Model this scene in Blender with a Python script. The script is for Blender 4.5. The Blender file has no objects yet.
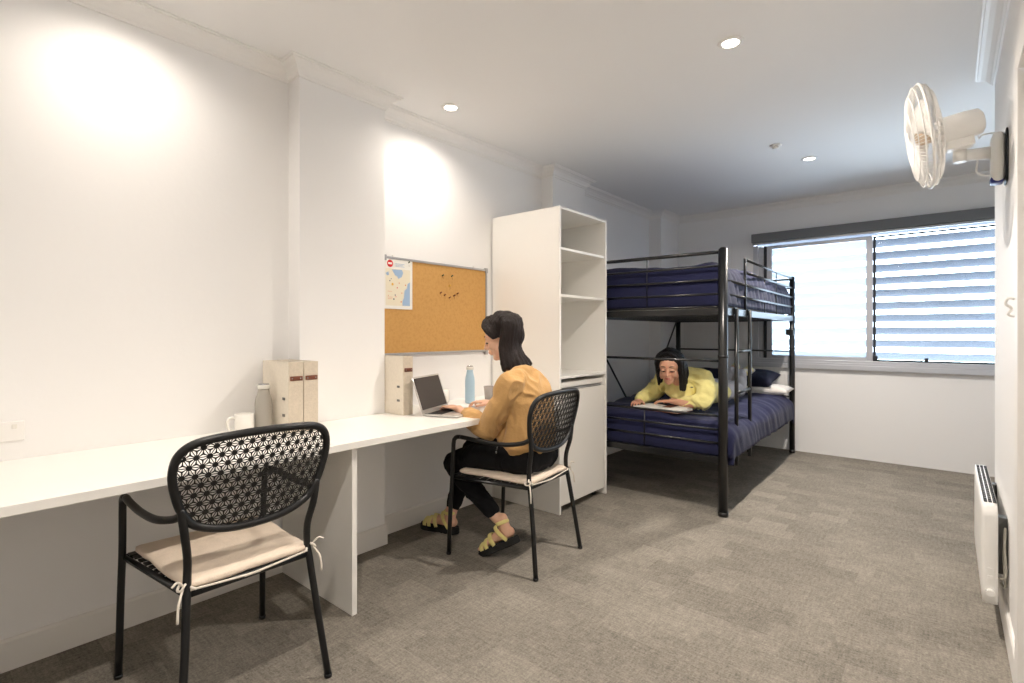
import bpy, bmesh, math, random
from mathutils import Vector, Matrix, noise
PI = math.pi
V = Vector
random.seed(7)
SC = bpy.context.scene
COL = SC.collection

# ------------------------------------------------------------------ camera
cam_d = bpy.data.cameras.new('camera')
cam_d.sensor_width = 36.0
cam_d.lens = 515.73 / 1024 * 36.0
cam_d.shift_y = -9.1 / 1024
cam_d.clip_start = 0.02
cam = bpy.data.objects.new('camera', cam_d)
COL.objects.link(cam)
cam.location = (2.597, 0.0, 1.22)
cam.rotation_euler = (PI / 2, 0, math.radians(40.247))
SC.camera = cam

# ------------------------------------------------------------------ colour, world, exposure
SC.view_settings.view_transform = 'Standard'
SC.view_settings.look = 'None'
SC.view_settings.exposure = 0.46
SC.view_settings.gamma = 1.0
SC.view_settings.use_curve_mapping = False
SC.cycles.max_bounces = 10
SC.cycles.diffuse_bounces = 6
SC.cycles.transparent_max_bounces = 16
SC.cycles.caustics_reflective = False
SC.cycles.caustics_refractive = False
SC.cycles.sample_clamp_indirect = 6.0

w = bpy.data.worlds.new('world')
SC.world = w
w.use_nodes = True
bg = w.node_tree.nodes['Background']
bg.inputs[0].default_value = (0.72, 0.86, 1.0, 1)
bg.inputs[1].default_value = 13.0

CEIL = 2.575
LAMP_W = 112.0
LAMP_COL = (1.0, 0.905, 0.805)
DOWNLIGHTS = [  # x, y, power factor, label
    (0.31, 2.13, 0.29, 'recessed ceiling downlight close to the desk wall, above the cork board'),
    (1.82, 2.50, 1.25, 'recessed ceiling downlight in the middle of the room, nearest to the wall fan'),
    (1.77, 4.56, 1.7, 'recessed ceiling downlight furthest back, near the bunk bed'),
    (0.31, 0.56, 0.22, 'recessed ceiling downlight over the near end of the long desk'),
    (1.82, 0.40, 0.9, 'recessed ceiling downlight over the near middle of the room'),
    (1.82, -1.1, 0.3, 'added unseen fill downlight in the ceiling behind the viewpoint'),  # added fill lamp out of view, brightens the ceiling by bounce
]
pd = bpy.data.lights.new('window_portal', 'AREA')
pd.shape = 'RECTANGLE'; pd.size = 2.5; pd.size_y = 1.4
pd.cycles.is_portal = True
po = bpy.data.objects.new('window_portal', pd)
COL.objects.link(po)
po.location = (2.1, 6.32, 1.56)
po.rotation_euler = (-PI / 2, 0, 0)

# ------------------------------------------------------------------ materials
def lin(c):
    return tuple(((x / 255) / 12.92 if x / 255 <= 0.04045 else ((x / 255 + 0.055) / 1.055) ** 2.4) for x in c)

def mat(name, rgb, rough=0.5, metal=0.0, spec=0.5, var=0.0, vscale=8.0, bump=0.0, bscale=60.0, stretch=(1, 1, 1), sheen=0.0, coat=0.0):
    m = bpy.data.materials.new(name)
    m.use_nodes = True
    nt = m.node_tree; N = nt.nodes; L = nt.links
    b = N['Principled BSDF']
    c = lin(rgb) + (1,)
    b.inputs['Base Color'].default_value = c
    b.inputs['Roughness'].default_value = rough
    b.inputs['Metallic'].default_value = metal
    b.inputs['Specular IOR Level'].default_value = spec
    if sheen: b.inputs['Sheen Weight'].default_value = sheen
    if coat: b.inputs['Coat Weight'].default_value = coat
    tc = N.new('ShaderNodeTexCoord'); mp = N.new('ShaderNodeMapping')
    mp.inputs['Scale'].default_value = stretch
    L.new(tc.outputs['Object'], mp.inputs['Vector'])
    if var:
        n = N.new('ShaderNodeTexNoise'); n.inputs['Scale'].default_value = vscale; n.inputs['Detail'].default_value = 5
        L.new(mp.outputs[0], n.inputs['Vector'])
        r = N.new('ShaderNodeValToRGB')
        r.color_ramp.elements[0].position = 0.3; r.color_ramp.elements[1].position = 0.7
        r.color_ramp.elements[0].color = tuple(x * (1 - var) for x in c[:3]) + (1,)
        r.color_ramp.elements[1].color = tuple(min(1, x * (1 + var)) for x in c[:3]) + (1,)
        L.new(n.outputs['Fac'], r.inputs[0]); L.new(r.outputs[0], b.inputs['Base Color'])
    if bump:
        n = N.new('ShaderNodeTexNoise'); n.inputs['Scale'].default_value = bscale; n.inputs['Detail'].default_value = 6
        L.new(mp.outputs[0], n.inputs['Vector'])
        bp = N.new('ShaderNodeBump'); bp.inputs['Strength'].default_value = bump; bp.inputs['Distance'].default_value = 0.01
        L.new(n.outputs['Fac'], bp.inputs['Height']); L.new(bp.outputs[0], b.inputs['Normal'])
    return m

M = {}
M['wall'] = mat('wall_paint', (239, 238, 237), 0.75, bump=0.05, bscale=40)
M['ceil'] = mat('ceiling_paint', (238, 237, 236), 0.85)
M['trim'] = mat('trim_paint', (238, 236, 233), 0.5)
M['lam'] = mat('white_laminate', (238, 236, 231), 0.35, var=0.01, vscale=3)
M['pier'] = mat('skirting_paint', (232, 229, 224), 0.5)
M['black'] = mat('black_powder_coat', (10, 11, 13), 0.38, spec=0.5)
M['bedmetal'] = mat('black_gloss_steel', (11, 12, 14), 0.28, spec=0.7)
M['cushion'] = mat('cream_canvas', (224, 208, 190), 0.9, var=0.05, vscale=30, bump=0.25, bscale=150)
M['tie'] = mat('white_cotton_tie', (228, 220, 208), 0.9)
M['cork'] = None
M['alu'] = mat('brushed_aluminium', (176, 176, 178), 0.4, metal=0.6)
M['winalu'] = mat('window_aluminium', (196, 198, 204), 0.42, metal=0.35)
M['windark'] = mat('dark_window_gasket', (38, 40, 46), 0.5)
M['pelmet'] = mat('charcoal_blind_cassette', (112, 113, 115), 0.6)
M['louver'] = mat('louver_blade', (104, 109, 120), 0.55)
M['navy'] = mat('navy_cotton', (13, 18, 58), 0.9, var=0.10, vscale=14, bump=0.25, bscale=40, sheen=0.05)
M['navydark'] = mat('dark_navy_cotton', (24, 26, 50), 0.9, bump=0.2, bscale=40)
M['sheet'] = mat('white_sheet', (226, 222, 216), 0.9, bump=0.2, bscale=30)
M['mattress'] = mat('mattress_ticking', (208, 206, 204), 0.9, var=0.04, vscale=30)
M['mustard'] = mat('mustard_fleece', (196, 154, 98), 0.95, var=0.05, vscale=25, bump=0.3, bscale=90, sheen=0.2)
M['yellow'] = mat('pale_yellow_sweatshirt', (250, 238, 158), 0.95, var=0.04, vscale=25, bump=0.3, bscale=90, sheen=0.2)
M['trousers'] = mat('black_stretch_cotton', (13, 13, 16), 0.85, bump=0.2, bscale=60, spec=0.25)
M['greytr'] = mat('pale_grey_jersey', (190, 188, 192), 0.9, var=0.05, vscale=20, bump=0.2, bscale=60)
M['skin'] = mat('skin', (226, 180, 152), 0.5, var=0.03, vscale=20, bump=0.04, bscale=200)
M['skin2'] = mat('warm_skin', (222, 168, 140), 0.5, var=0.03, vscale=20, bump=0.04, bscale=200)
for k in ('skin', 'skin2'):
    b_ = M[k].node_tree.nodes['Principled BSDF']
    b_.inputs['Subsurface Weight'].default_value = 0.15
    b_.inputs['Subsurface Radius'].default_value = (0.012, 0.005, 0.003)
M['hair'] = mat('dark_brown_hair', (30, 19, 16), 0.5, spec=0.3, var=0.45, vscale=30, bump=0.7, bscale=60, stretch=(6, 6, 0.6))
M['hair2'] = mat('black_hair', (15, 13, 15), 0.5, spec=0.3, var=0.4, vscale=30, bump=0.7, bscale=60, stretch=(6, 6, 0.6))
M['lip'] = mat('lip', (196, 96, 90), 0.45)
M['eyew'] = mat('eye_white', (232, 228, 224), 0.3)
M['iris'] = mat('dark_iris', (30, 20, 18), 0.2)
M['brow'] = mat('brow_hair', (50, 36, 30), 0.8)
M['strap'] = mat('yellow_strap_leather', (234, 220, 146), 0.6)
M['sole'] = mat('black_rubber_sole', (22, 22, 22), 0.75)
M['file'] = mat('cream_linen_board', (226, 217, 202), 0.85, var=0.04, vscale=60, bump=0.15, bscale=200)
M['filespine'] = mat('oatmeal_linen', (208, 196, 178), 0.9, var=0.06, vscale=90, bump=0.2, bscale=200)
M['leather'] = mat('brown_leather', (112, 62, 40), 0.6, var=0.12, vscale=40)
M['greyin'] = mat('grey_card', (120, 122, 124), 0.8)
M['page'] = mat('white_paper', (236, 234, 228), 0.85)
M['mug'] = mat('white_glazed_ceramic', (234, 231, 224), 0.2, spec=0.6)
M['btgrey'] = mat('grey_enamel', (168, 163, 154), 0.35)
M['btblue'] = mat('pale_blue_enamel', (168, 196, 214), 0.35)
M['silver'] = mat('silver_laptop', (196, 194, 190), 0.35, metal=0.55)
M['screen'] = mat('dark_screen', (44, 36, 34), 0.15, var=0.25, vscale=6)
M['key'] = mat('black_keys', (24, 24, 26), 0.5)
M['fan'] = mat('white_fan_plastic', (242, 240, 236), 0.4)
M['blade'] = mat('cream_fan_blade', (214, 190, 164), 0.4)
M['blue'] = mat('deep_blue_plastic', (36, 44, 120), 0.4)
M['heater'] = mat('white_enamel_steel', (240, 239, 236), 0.35)
M['gap'] = mat('dark_gap', (30, 30, 30), 0.8)
M['cable'] = mat('pale_cable', (196, 192, 180), 0.6)
M['bracket'] = mat('grey_steel_bracket', (110, 110, 108), 0.5, metal=0.4)
M['fridge'] = mat('white_fridge_door', (232, 229, 222), 0.4)
M['red'] = mat('red_print', (206, 40, 48), 0.7)
M['waterp'] = mat('pale_blue_print', (158, 184, 214), 0.8)
M['landp'] = mat('pale_land_print', (230, 222, 200), 0.8)
M['greenp'] = mat('dark_print', (60, 80, 96), 0.8)
M['orangep'] = mat('orange_print', (216, 150, 110), 0.8)
M['pinbrown'] = mat('brown_pin_plastic', (130, 70, 40), 0.3)
M['pingreen'] = mat('olive_pin_plastic', (84, 92, 62), 0.3)
M['pinyellow'] = mat('yellow_pin_plastic', (226, 178, 60), 0.3)
M['steel'] = mat('steel', (180, 180, 182), 0.25, metal=0.9)

def emis(name, rgb, s):
    m = bpy.data.materials.new(name); m.use_nodes = True
    b = m.node_tree.nodes['Principled BSDF']
    b.inputs['Base Color'].default_value = rgb + (1,)
    b.inputs['Emission Color'].default_value = rgb + (1,)
    b.inputs['Emission Strength'].default_value = s
    return m
M['bulb'] = emis('glowing_downlight_lens', (1.0, 0.93, 0.82), 14.0)

def glass(name, frost, tint=(0.9, 0.95, 1.0)):
    m = bpy.data.materials.new(name); m.use_nodes = True
    nt = m.node_tree; N = nt.nodes; L = nt.links
    for n in list(N): N.remove(n)
    out = N.new('ShaderNodeOutputMaterial')
    tr = N.new('ShaderNodeBsdfTransparent'); tr.inputs[0].default_value = (0.95, 0.97, 0.98, 1)
    gl = N.new('ShaderNodeBsdfGlossy'); gl.inputs['Roughness'].default_value = 0.03
    fr = N.new('ShaderNodeFresnel'); fr.inputs[0].default_value = 1.45
    mx = N.new('ShaderNodeMixShader')
    L.new(fr.outputs[0], mx.inputs[0]); L.new(tr.outputs[0], mx.inputs[1]); L.new(gl.outputs[0], mx.inputs[2])
    last = mx
    if frost:
        tl = N.new('ShaderNodeBsdfTranslucent'); tl.inputs[0].default_value = tint + (1,)
        m2 = N.new('ShaderNodeMixShader'); m2.inputs[0].default_value = frost
        L.new(mx.outputs[0], m2.inputs[1]); L.new(tl.outputs[0], m2.inputs[2]); last = m2
    L.new(last.outputs[0], out.inputs[0])
    return m
M['glass'] = glass('clear_glass', 0)
M['frost'] = glass('frosted_glass', 0.42, (0.42, 0.46, 0.50))
M['tumbler'] = glass('tumbler_glass', 0.3, (0.95, 0.88, 0.84))

def cork_mat():
    m = mat('cork', (208, 156, 82), 0.9)
    nt = m.node_tree; N = nt.nodes; L = nt.links; b = N['Principled BSDF']
    tc = N.new('ShaderNodeTexCoord')
    n = N.new('ShaderNodeTexNoise'); n.inputs['Scale'].default_value = 55; n.inputs['Detail'].default_value = 8
    L.new(tc.outputs['Object'], n.inputs['Vector'])
    v = N.new('ShaderNodeTexVoronoi'); v.inputs['Scale'].default_value = 220
    L.new(tc.outputs['Object'], v.inputs['Vector'])
    r = N.new('ShaderNodeValToRGB')
    r.color_ramp.elements[0].position = .3; r.color_ramp.elements[0].color = lin((186, 138, 76)) + (1,)
    r.color_ramp.elements[1].position = .7; r.color_ramp.elements[1].color = lin((200, 154, 90)) + (1,)
    mm = N.new('ShaderNodeMath'); mm.operation = 'MULTIPLY_ADD'; mm.inputs[1].default_value = .25
    L.new(v.outputs['Distance'], mm.inputs[0]); L.new(n.outputs['Fac'], mm.inputs[2])
    L.new(mm.outputs[0], r.inputs[0]); L.new(r.outputs[0], b.inputs['Base Color'])
    return m
M['cork'] = cork_mat()

def carpet_mat():
    m = mat('carpet', (120, 114, 106), 0.98, spec=0.1)
    nt = m.node_tree; N = nt.nodes; L = nt.links; b = N['Principled BSDF']
    tc = N.new('ShaderNodeTexCoord')
    def nz(scale, stretch, detail=4):
        mp = N.new('ShaderNodeMapping'); mp.inputs['Scale'].default_value = stretch
        L.new(tc.outputs['Object'], mp.inputs['Vector'])
        n = N.new('ShaderNodeTexNoise'); n.inputs['Scale'].default_value = scale; n.inputs['Detail'].default_value = detail
        n.inputs['Roughness'].default_value = 0.7
        L.new(mp.outputs[0], n.inputs['Vector']); return n
    a = nz(16, (1, 5, 1)); c = nz(16, (5, 1, 1)); d = nz(130, (1, 1, 1), 3); e = nz(1.3, (1, 1, 1), 3)
    br = N.new('ShaderNodeTexBrick')
    br.offset = 0.5; br.inputs['Scale'].default_value = 1.0
    br.inputs['Brick Width'].default_value = 0.5; br.inputs['Row Height'].default_value = 0.5
    br.inputs['Mortar Size'].default_value = 0.0
    br.inputs['Color1'].default_value = (0.0, 0, 0, 1); br.inputs['Color2'].default_value = (1, 1, 1, 1)
    L.new(tc.outputs['Object'], br.inputs['Vector'])
    br2 = N.new('ShaderNodeTexBrick'); br2.offset = 0.3
    br2.inputs['Scale'].default_value = 1.0
    br2.inputs['Brick Width'].default_value = 0.21; br2.inputs['Row Height'].default_value = 0.125
    br2.inputs['Mortar Size'].default_value = 0.0
    br2.inputs['Color1'].default_value = (0, 0, 0, 1); br2.inputs['Color2'].default_value = (1, 1, 1, 1)
    L.new(tc.outputs['Object'], br2.inputs['Vector'])
    def mul(x, k, y=None, add=None):
        n = N.new('ShaderNodeMath'); n.operation = 'MULTIPLY_ADD'
        L.new(x, n.inputs[0]); n.inputs[1].default_value = k
        if y is not None: L.new(y, n.inputs[2])
        else: n.inputs[2].default_value = add or 0
        return n.outputs[0]
    s = mul(a.outputs['Fac'], .30, add=-0.075)
    s = mul(c.outputs['Fac'], .30, s)
    s = mul(d.outputs['Fac'], .45, s)
    s = mul(e.outputs['Fac'], .20, s)
    s = mul(br.outputs['Color'], .02, s)
    s = mul(br2.outputs['Color'], .08, s)
    r = N.new('ShaderNodeValToRGB')
    r.color_ramp.elements[0].position = .38; r.color_ramp.elements[0].color = lin((78, 74, 68)) + (1,)
    r.color_ramp.elements[1].position = .82; r.color_ramp.elements[1].color = lin((165, 158, 147)) + (1,)
    L.new(s, r.inputs[0]); L.new(r.outputs[0], b.inputs['Base Color'])
    bp = N.new('ShaderNodeBump'); bp.inputs['Strength'].default_value = .5; bp.inputs['Distance'].default_value = .006
    L.new(s, bp.inputs['Height']); L.new(bp.outputs[0], b.inputs['Normal'])
    return m
M['carpet'] = carpet_mat()

# ------------------------------------------------------------------ mesh helpers
def link_mesh(name, bm, mats, parent=None, smooth=False, bevel=0, subsurf=0, matrix=None):
    bmesh.ops.recalc_face_normals(bm, faces=bm.faces[:])
    me = bpy.data.meshes.new(name)
    if smooth:
        for f in bm.faces: f.smooth = True
    bm.to_mesh(me); bm.free()
    if not isinstance(mats, (list, tuple)): mats = [mats]
    for m in mats: me.materials.append(m)
    o = bpy.data.objects.new(name, me)
    COL.objects.link(o)
    if parent is not None: o.parent = parent
    if matrix is not None: o.matrix_local = matrix
    if bevel:
        b = o.modifiers.new('bevel', 'BEVEL'); b.width = bevel; b.segments = 2; b.limit_method = 'ANGLE'
    if subsurf:
        s = o.modifiers.new('subsurf', 'SUBSURF'); s.levels = subsurf; s.render_levels = subsurf
    return o

def NB(): return bmesh.new()

def add_box(bm, x0, x1, y0, y1, z0, z1, mi=0, mx=None):
    vs = [bm.verts.new((x, y, z)) for x in (x0, x1) for y in (y0, y1) for z in (z0, z1)]
    if mx is not None:
        for v in vs: v.co = mx @ v.co
    for q in ((0, 1, 3, 2), (4, 6, 7, 5), (0, 4, 5, 1), (2, 3, 7, 6), (0, 2, 6, 4), (1, 5, 7, 3)):
        f = bm.faces.new([vs[i] for i in q]); f.material_index = mi
    return vs

def frame_of(t):
    t = t.normalized()
    a = V((0, 0, 1)) if abs(t.z) < 0.9 else V((1, 0, 0))
    u = t.cross(a).normalized()
    return u, t.cross(u).normalized()

def spline(pts, n, closed=False):
    pts = [V(p) for p in pts]; m = len(pts); out = []
    segs = m if closed else m - 1
    for i in range(segs):
        if closed: p0, p1, p2, p3 = pts[(i - 1) % m], pts[i], pts[(i + 1) % m], pts[(i + 2) % m]
        else:
            p1, p2 = pts[i], pts[i + 1]
            p0 = pts[i - 1] if i > 0 else p1 * 2 - p2
            p3 = pts[i + 2] if i + 2 < m else p2 * 2 - p1
        for k in range(n):
            t = k / n
            out.append(0.5 * ((2 * p1) + (p2 - p0) * t + (2 * p0 - 5 * p1 + 4 * p2 - p3) * t * t + (3 * p1 - p0 - 3 * p2 + p3) * t ** 3))
    if not closed: out.append(pts[-1].copy())
    return out

def add_tube(bm, pts, r, n=10, closed=False, mi=0, flat=None):
    pts = [V(p) for p in pts]; m = len(pts)
    R = r if isinstance(r, (list, tuple)) else [r] * m
    rings = []; u = None
    for i in range(m):
        if closed: t = pts[(i + 1) % m] - pts[i - 1]
        elif i == 0: t = pts[1] - pts[0]
        elif i == m - 1: t = pts[-1] - pts[-2]
        else: t = (pts[i + 1] - pts[i]).normalized() + (pts[i] - pts[i - 1]).normalized()
        t.normalize()
        if flat is not None:
            u = (flat - t * flat.dot(t)).normalized()
        elif u is None: u, _ = frame_of(t)
        else: u = (u - t * u.dot(t)).normalized()
        v = t.cross(u)
        a, b = (R[i] if isinstance(R[i], (list, tuple)) else (R[i], R[i]))
        rings.append([bm.verts.new(pts[i] + u * (a * math.cos(2 * PI * k / n)) + v * (b * math.sin(2 * PI * k / n))) for k in range(n)])
    cnt = m if closed else m - 1
    for i in range(cnt):
        A, B = rings[i], rings[(i + 1) % m]
        off = 0
        if closed and i == m - 1:
            off = min(range(n), key=lambda s: (A[0].co - B[s].co).length)
        for k in range(n):
            f = bm.faces.new((A[k], A[(k + 1) % n], B[(k + 1 + off) % n], B[(k + off) % n])); f.smooth = True; f.material_index = mi
    if not closed:
        f = bm.faces.new(rings[0]); f.material_index = mi
        f = bm.faces.new(rings[-1]); f.material_index = mi

def cyl(bm, p, q, r, r2=None, n=16, mi=0):
    add_tube(bm, [p, q], [r, r if r2 is None else r2], n, mi=mi)

def lathe(bm, prof, c=(0, 0, 0), n=28, mi=0, mx=None, smooth=True):
    rings = []
    for r, z in prof:
        ring = []
        for k in range(n):
            a = 2 * PI * k / n
            p = V((c[0] + r * math.cos(a), c[1] + r * math.sin(a), c[2] + z))
            ring.append(bm.verts.new(mx @ p if mx is not None else p))
        rings.append(ring)
    for A, B in zip(rings, rings[1:]):
        for k in range(n):
            f = bm.faces.new((A[k], A[(k + 1) % n], B[(k + 1) % n], B[k])); f.smooth = smooth; f.material_index = mi
    for R_ in (rings[0], rings[-1]):
        f = bm.faces.new(R_); f.material_index = mi

def add_ell(bm, c, r, mx=None, seg=16, rings=10, mi=0):
    res = bmesh.ops.create_uvsphere(bm, u_segments=seg, v_segments=rings, radius=1.0)
    for v in res['verts']:
        p = V((v.co.x * r[0], v.co.y * r[1], v.co.z * r[2])) + V(c)
        v.co = mx @ p if mx is not None else p
    for f in {f for v in res['verts'] for f in v.link_faces}:
        f.smooth = True; f.material_index = mi

def limb(bm, pts, radii, side=None, n=14, sub=4, cap=True):
    """closed loft along a smooth path; radii: r or (r_side, r_depth)"""
    P = spline(pts, sub)
    rr = [V((r[0], r[1], 0)) if isinstance(r, (tuple, list)) else V((r, r, 0)) for r in radii]
    Rr = spline(rr, sub)
    if cap:
        t0 = (P[0] - P[1]).normalized(); t1 = (P[-1] - P[-2]).normalized()
        a0 = min(Rr[0].x, Rr[0].y); a1 = min(Rr[-1].x, Rr[-1].y)
        pre = []; post = []
        for k in range(3):
            th = PI / 2 * (3 - k) / 3.15
            pre.append((P[0] + t0 * a0 * math.sin(th), Rr[0] * math.cos(th)))
            post.append((P[-1] + t1 * a1 * math.sin(PI / 2 * (k + 1) / 3.15), Rr[-1] * math.cos(PI / 2 * (k + 1) / 3.15)))
        P = [a for a, _ in pre] + P + [a for a, _ in post]
        Rr = [b for _, b in pre] + Rr + [b for _, b in post]
    add_tube(bm, P, [(max(b.x, .001), max(b.y, .001)) for b in Rr], n, flat=V(side) if side is not None else None)

def fuse(name, bm, material, parent, voxel=0.006, smooth_it=3, fold=None, decim=0):
    """turns overlapping closed pieces into one continuous skin"""
    bmesh.ops.recalc_face_normals(bm, faces=bm.faces[:])
    me = bpy.data.meshes.new('tmp'); bm.to_mesh(me); bm.free()
    o = bpy.data.objects.new('tmp', me); COL.objects.link(o)
    md = o.modifiers.new('r', 'REMESH'); md.mode = 'VOXEL'; md.voxel_size = voxel
    if smooth_it:
        s = o.modifiers.new('s', 'SMOOTH'); s.factor = 0.5; s.iterations = smooth_it
    dg = bpy.context.evaluated_depsgraph_get()
    m2 = bpy.data.meshes.new_from_object(o.evaluated_get(dg))
    bpy.data.objects.remove(o); bpy.data.meshes.remove(me)
    if fold:
        amp, sc, st = fold
        ns = [v.normal.copy() for v in m2.vertices]
        for v, nn in zip(m2.vertices, ns):
            p = V((v.co.x * sc * st[0], v.co.y * sc * st[1], v.co.z * sc * st[2]))
            q = noise.noise(p + V((3.1, 7.7, 1.3))) * 1.2
            d = 1 - abs(noise.noise(p + V((q, q, q)))) * 3.0
            v.co += nn * amp * (d - 0.35)
    m2.name = name
    m2.materials.clear(); m2.materials.append(material)
    m2.polygons.foreach_set('use_smooth', [True] * len(m2.polygons))
    r = bpy.data.objects.new(name, m2); COL.objects.link(r)
    if parent is not None: r.parent = parent
    return r

def rbox(bm, x0, x1, y0, y1, z0, z1, r, seg=(12, 12, 4), amp=0.0, fs=8.0, st=(1, 1, 1), puff=0.0, seed=0.0, mi=0):
    """soft rounded slab"""
    nx, ny, nz = seg
    cx, cy, cz = (x0 + x1) / 2, (y0 + y1) / 2, (z0 + z1) / 2
    hx, hy, hz = (x1 - x0) / 2, (y1 - y0) / 2, (z1 - z0) / 2
    cache = {}
    def pt(a, b, c):
        k = (round(a, 4), round(b, 4), round(c, 4))
        if k in cache: return cache[k]
        p = V((a * hx, b * hy, c * hz))
        rr = min(r, hx, hy, hz)
        q = V((max(-hx + rr, min(hx - rr, p.x)), max(-hy + rr, min(hy - rr, p.y)), max(-hz + rr, min(hz - rr, p.z))))
        d = p - q
        nrm = d.normalized() if d.length > 1e-6 else V((0, 0, 0))
        if d.length > 1e-6: p = q + nrm * rr
        if puff: p.z *= 1 + puff * (1 - a * a) * (1 - b * b) - puff * .6 * (a ** 8 + b ** 8)
        if amp:
            s = noise.noise(V((p.x * fs * st[0] + seed, p.y * fs * st[1], p.z * fs * st[2])))
            s2 = noise.noise(V((p.x * fs * 2.3 * st[0], p.y * fs * 2.3 * st[1] + seed, p.z * fs * 2.3 * st[2])))
            nn = nrm if nrm.length > .1 else V((0, 0, 1 if c > 0 else -1))
            p += nn * amp * (s + .5 * s2)
        v = bm.verts.new(p + V((cx, cy, cz)))
        cache[k] = v; return v
    def face(fn, n1, n2):
        for i in range(n1):
            for j in range(n2):
                a0, a1 = -1 + 2 * i / n1, -1 + 2 * (i + 1) / n1
                b0, b1 = -1 + 2 * j / n2, -1 + 2 * (j + 1) / n2
                vs = [fn(a0, b0), fn(a1, b0), fn(a1, b1), fn(a0, b1)]
                if len(set(vs)) == 4:
                    try:
                        f = bm.faces.new(vs); f.smooth = True; f.material_index = mi
                    except ValueError: pass
    for s in (-1, 1):
        face(lambda a, b: pt(a, b, s), nx, ny)
        face(lambda a, b: pt(a, s, b), nx, nz)
        face(lambda a, b: pt(s, a, b), ny, nz)

def prism(bm, pts2, z0, z1, mi=0, mx=None):
    A = [bm.verts.new((p[0], p[1], z0)) for p in pts2]; B = [bm.verts.new((p[0], p[1], z1)) for p in pts2]
    if mx is not None:
        for v in A + B: v.co = mx @ v.co
    n = len(pts2)
    fs = [bm.faces.new(A), bm.faces.new(B)]
    for i in range(n): fs.append(bm.faces.new((A[i], A[(i + 1) % n], B[(i + 1) % n], B[i])))
    for f in fs: f.material_index = mi

def tag(o, label, cat, group=None, kind=None):
    if label: o['label'] = label
    if cat: o['category'] = cat
    if group: o['group'] = group
    if kind: o['kind'] = kind
    return o

def thing(name, label, cat, loc=(0, 0, 0), rz=0, group=None):
    o = bpy.data.objects.new(name, None); COL.objects.link(o)
    o.empty_display_size = 0.05
    o.location = loc; o.rotation_euler = (0, 0, rz)
    return tag(o, label, cat, group)

def rel(root):
    """children are modelled in world coordinates; this puts them back under a moved root"""
    M_ = (Matrix.Translation(root.location) @ root.rotation_euler.to_matrix().to_4x4()).inverted()
    for c in COL.objects:
        if c.parent is root: c.matrix_parent_inverse = M_

def struct(name, bm, m, **k):
    o = link_mesh(name, bm, m, **k); o['kind'] = 'structure'; return o

# ------------------------------------------------------------------ room shell
YB = 5.95; XR = 2.78; YR = 3.66; XA = 3.6; YF = -1.6; T = 0.12
bm = NB(); add_box(bm, -T, XA + T, YF - T, YB + T, -0.1, 0); struct('floor', bm, M['carpet'])
bm = NB(); add_box(bm, -T, XA + T, YF - T, YB + T, CEIL, CEIL + 0.1); struct('ceiling', bm, M['ceil'])
PATH = [(0, YF), (0, 1.285), (.115, 1.285), (.115, 1.795), (0, 1.795), (0, 3.45), (.115, 3.45), (.115, 3.94), (0, 3.94),
        (0, 5.48), (.14, 5.48), (.14, YB), (XA, YB), (XA, YR), (XR, YR), (XR, YF)]
bm = NB(); prism(bm, [(-T, YF)] + PATH[0:12] + [(-T, YB)], 0, CEIL); struct('wall_left', bm, M['wall'])
WX0, WX1, WZ0, WZ1 = 0.985, 3.15, 0.90, 2.26
bm = NB()
add_box(bm, -T, WX0, YB, YB + T, 0, CEIL); add_box(bm, WX1, XA + T, YB, YB + T, 0, CEIL)
add_box(bm, WX0, WX1, YB, YB + T, 0, WZ0); add_box(bm, WX0, WX1, YB, YB + T, WZ1, CEIL)
struct('wall_back', bm, M['wall'])
DY0, DY1, DZ = 1.35, 2.27, 2.05
bm = NB()
prism(bm, [(XR, DY1), (XR, YR), (XA, YR), (XA, YB), (XA + T, YB), (XA + T, YR - T), (XR + T, YR - T), (XR + T, DY1)], 0, CEIL)
add_box(bm, XR, XR + T, YF, DY0, 0, CEIL); add_box(bm, XR, XR + T, DY0, DY1, DZ, CEIL)
struct('wall_right', bm, M['wall'])
bm = NB(); add_box(bm, -T, XR + T, YF - T, YF, 0, CEIL); struct('wall_front', bm, M['wall'])

def sweep(bm, path, prof, closed):
    n = len(path); rings = []
    for i in range(n):
        p = V(path[i])
        a = V(path[i - 1]) if (closed or i > 0) else None
        b = V(path[(i + 1) % n]) if (closed or i < n - 1) else None
        def nrm(s, e):
            d = (e - s).normalized(); return V((d.y, -d.x))
        if a is None: off = nrm(p, b)
        elif b is None: off = nrm(a, p)
        else:
            n1, n2 = nrm(a, p), nrm(p, b)
            off = (n1 + n2) / (1 + n1.dot(n2))
        rings.append([bm.verts.new((p.x + off.x * d, p.y + off.y * d, z)) for d, z in prof])
    m = len(prof)
    for i in range(n if closed else n - 1):
        A, B = rings[i], rings[(i + 1) % n]
        for k in range(m): bm.faces.new((A[k], A[(k + 1) % m], B[(k + 1) % m], B[k]))
    if not closed:
        bm.faces.new(rings[0]); bm.faces.new(rings[-1])

c0 = CEIL
prof = [(0, c0), (0.0, c0 - .075), (.008, c0 - .075), (.009, c0 - .066), (.016, c0 - .060), (.022, c0 - .046), (.034, c0 - .030),
        (.052, c0 - .018), (.066, c0 - .014), (.068, c0 - .007), (.076, c0 - .006), (.076, c0)]
bm = NB(); sweep(bm, PATH + [], prof, True); struct('trim_1', bm, M['trim'])
bpf = [(0, 0), (.012, 0), (.012, .105), (.007, .115), (0, .115)]
bm = NB(); sweep(bm, PATH[:10], bpf, False); struct('baseboard_left', bm, M['pier'])
bm = NB(); sweep(bm, [(XR, YR - .005), (XR, DY1 + .085)], bpf, False); struct('baseboard_right', bm, M['trim'])

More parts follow.
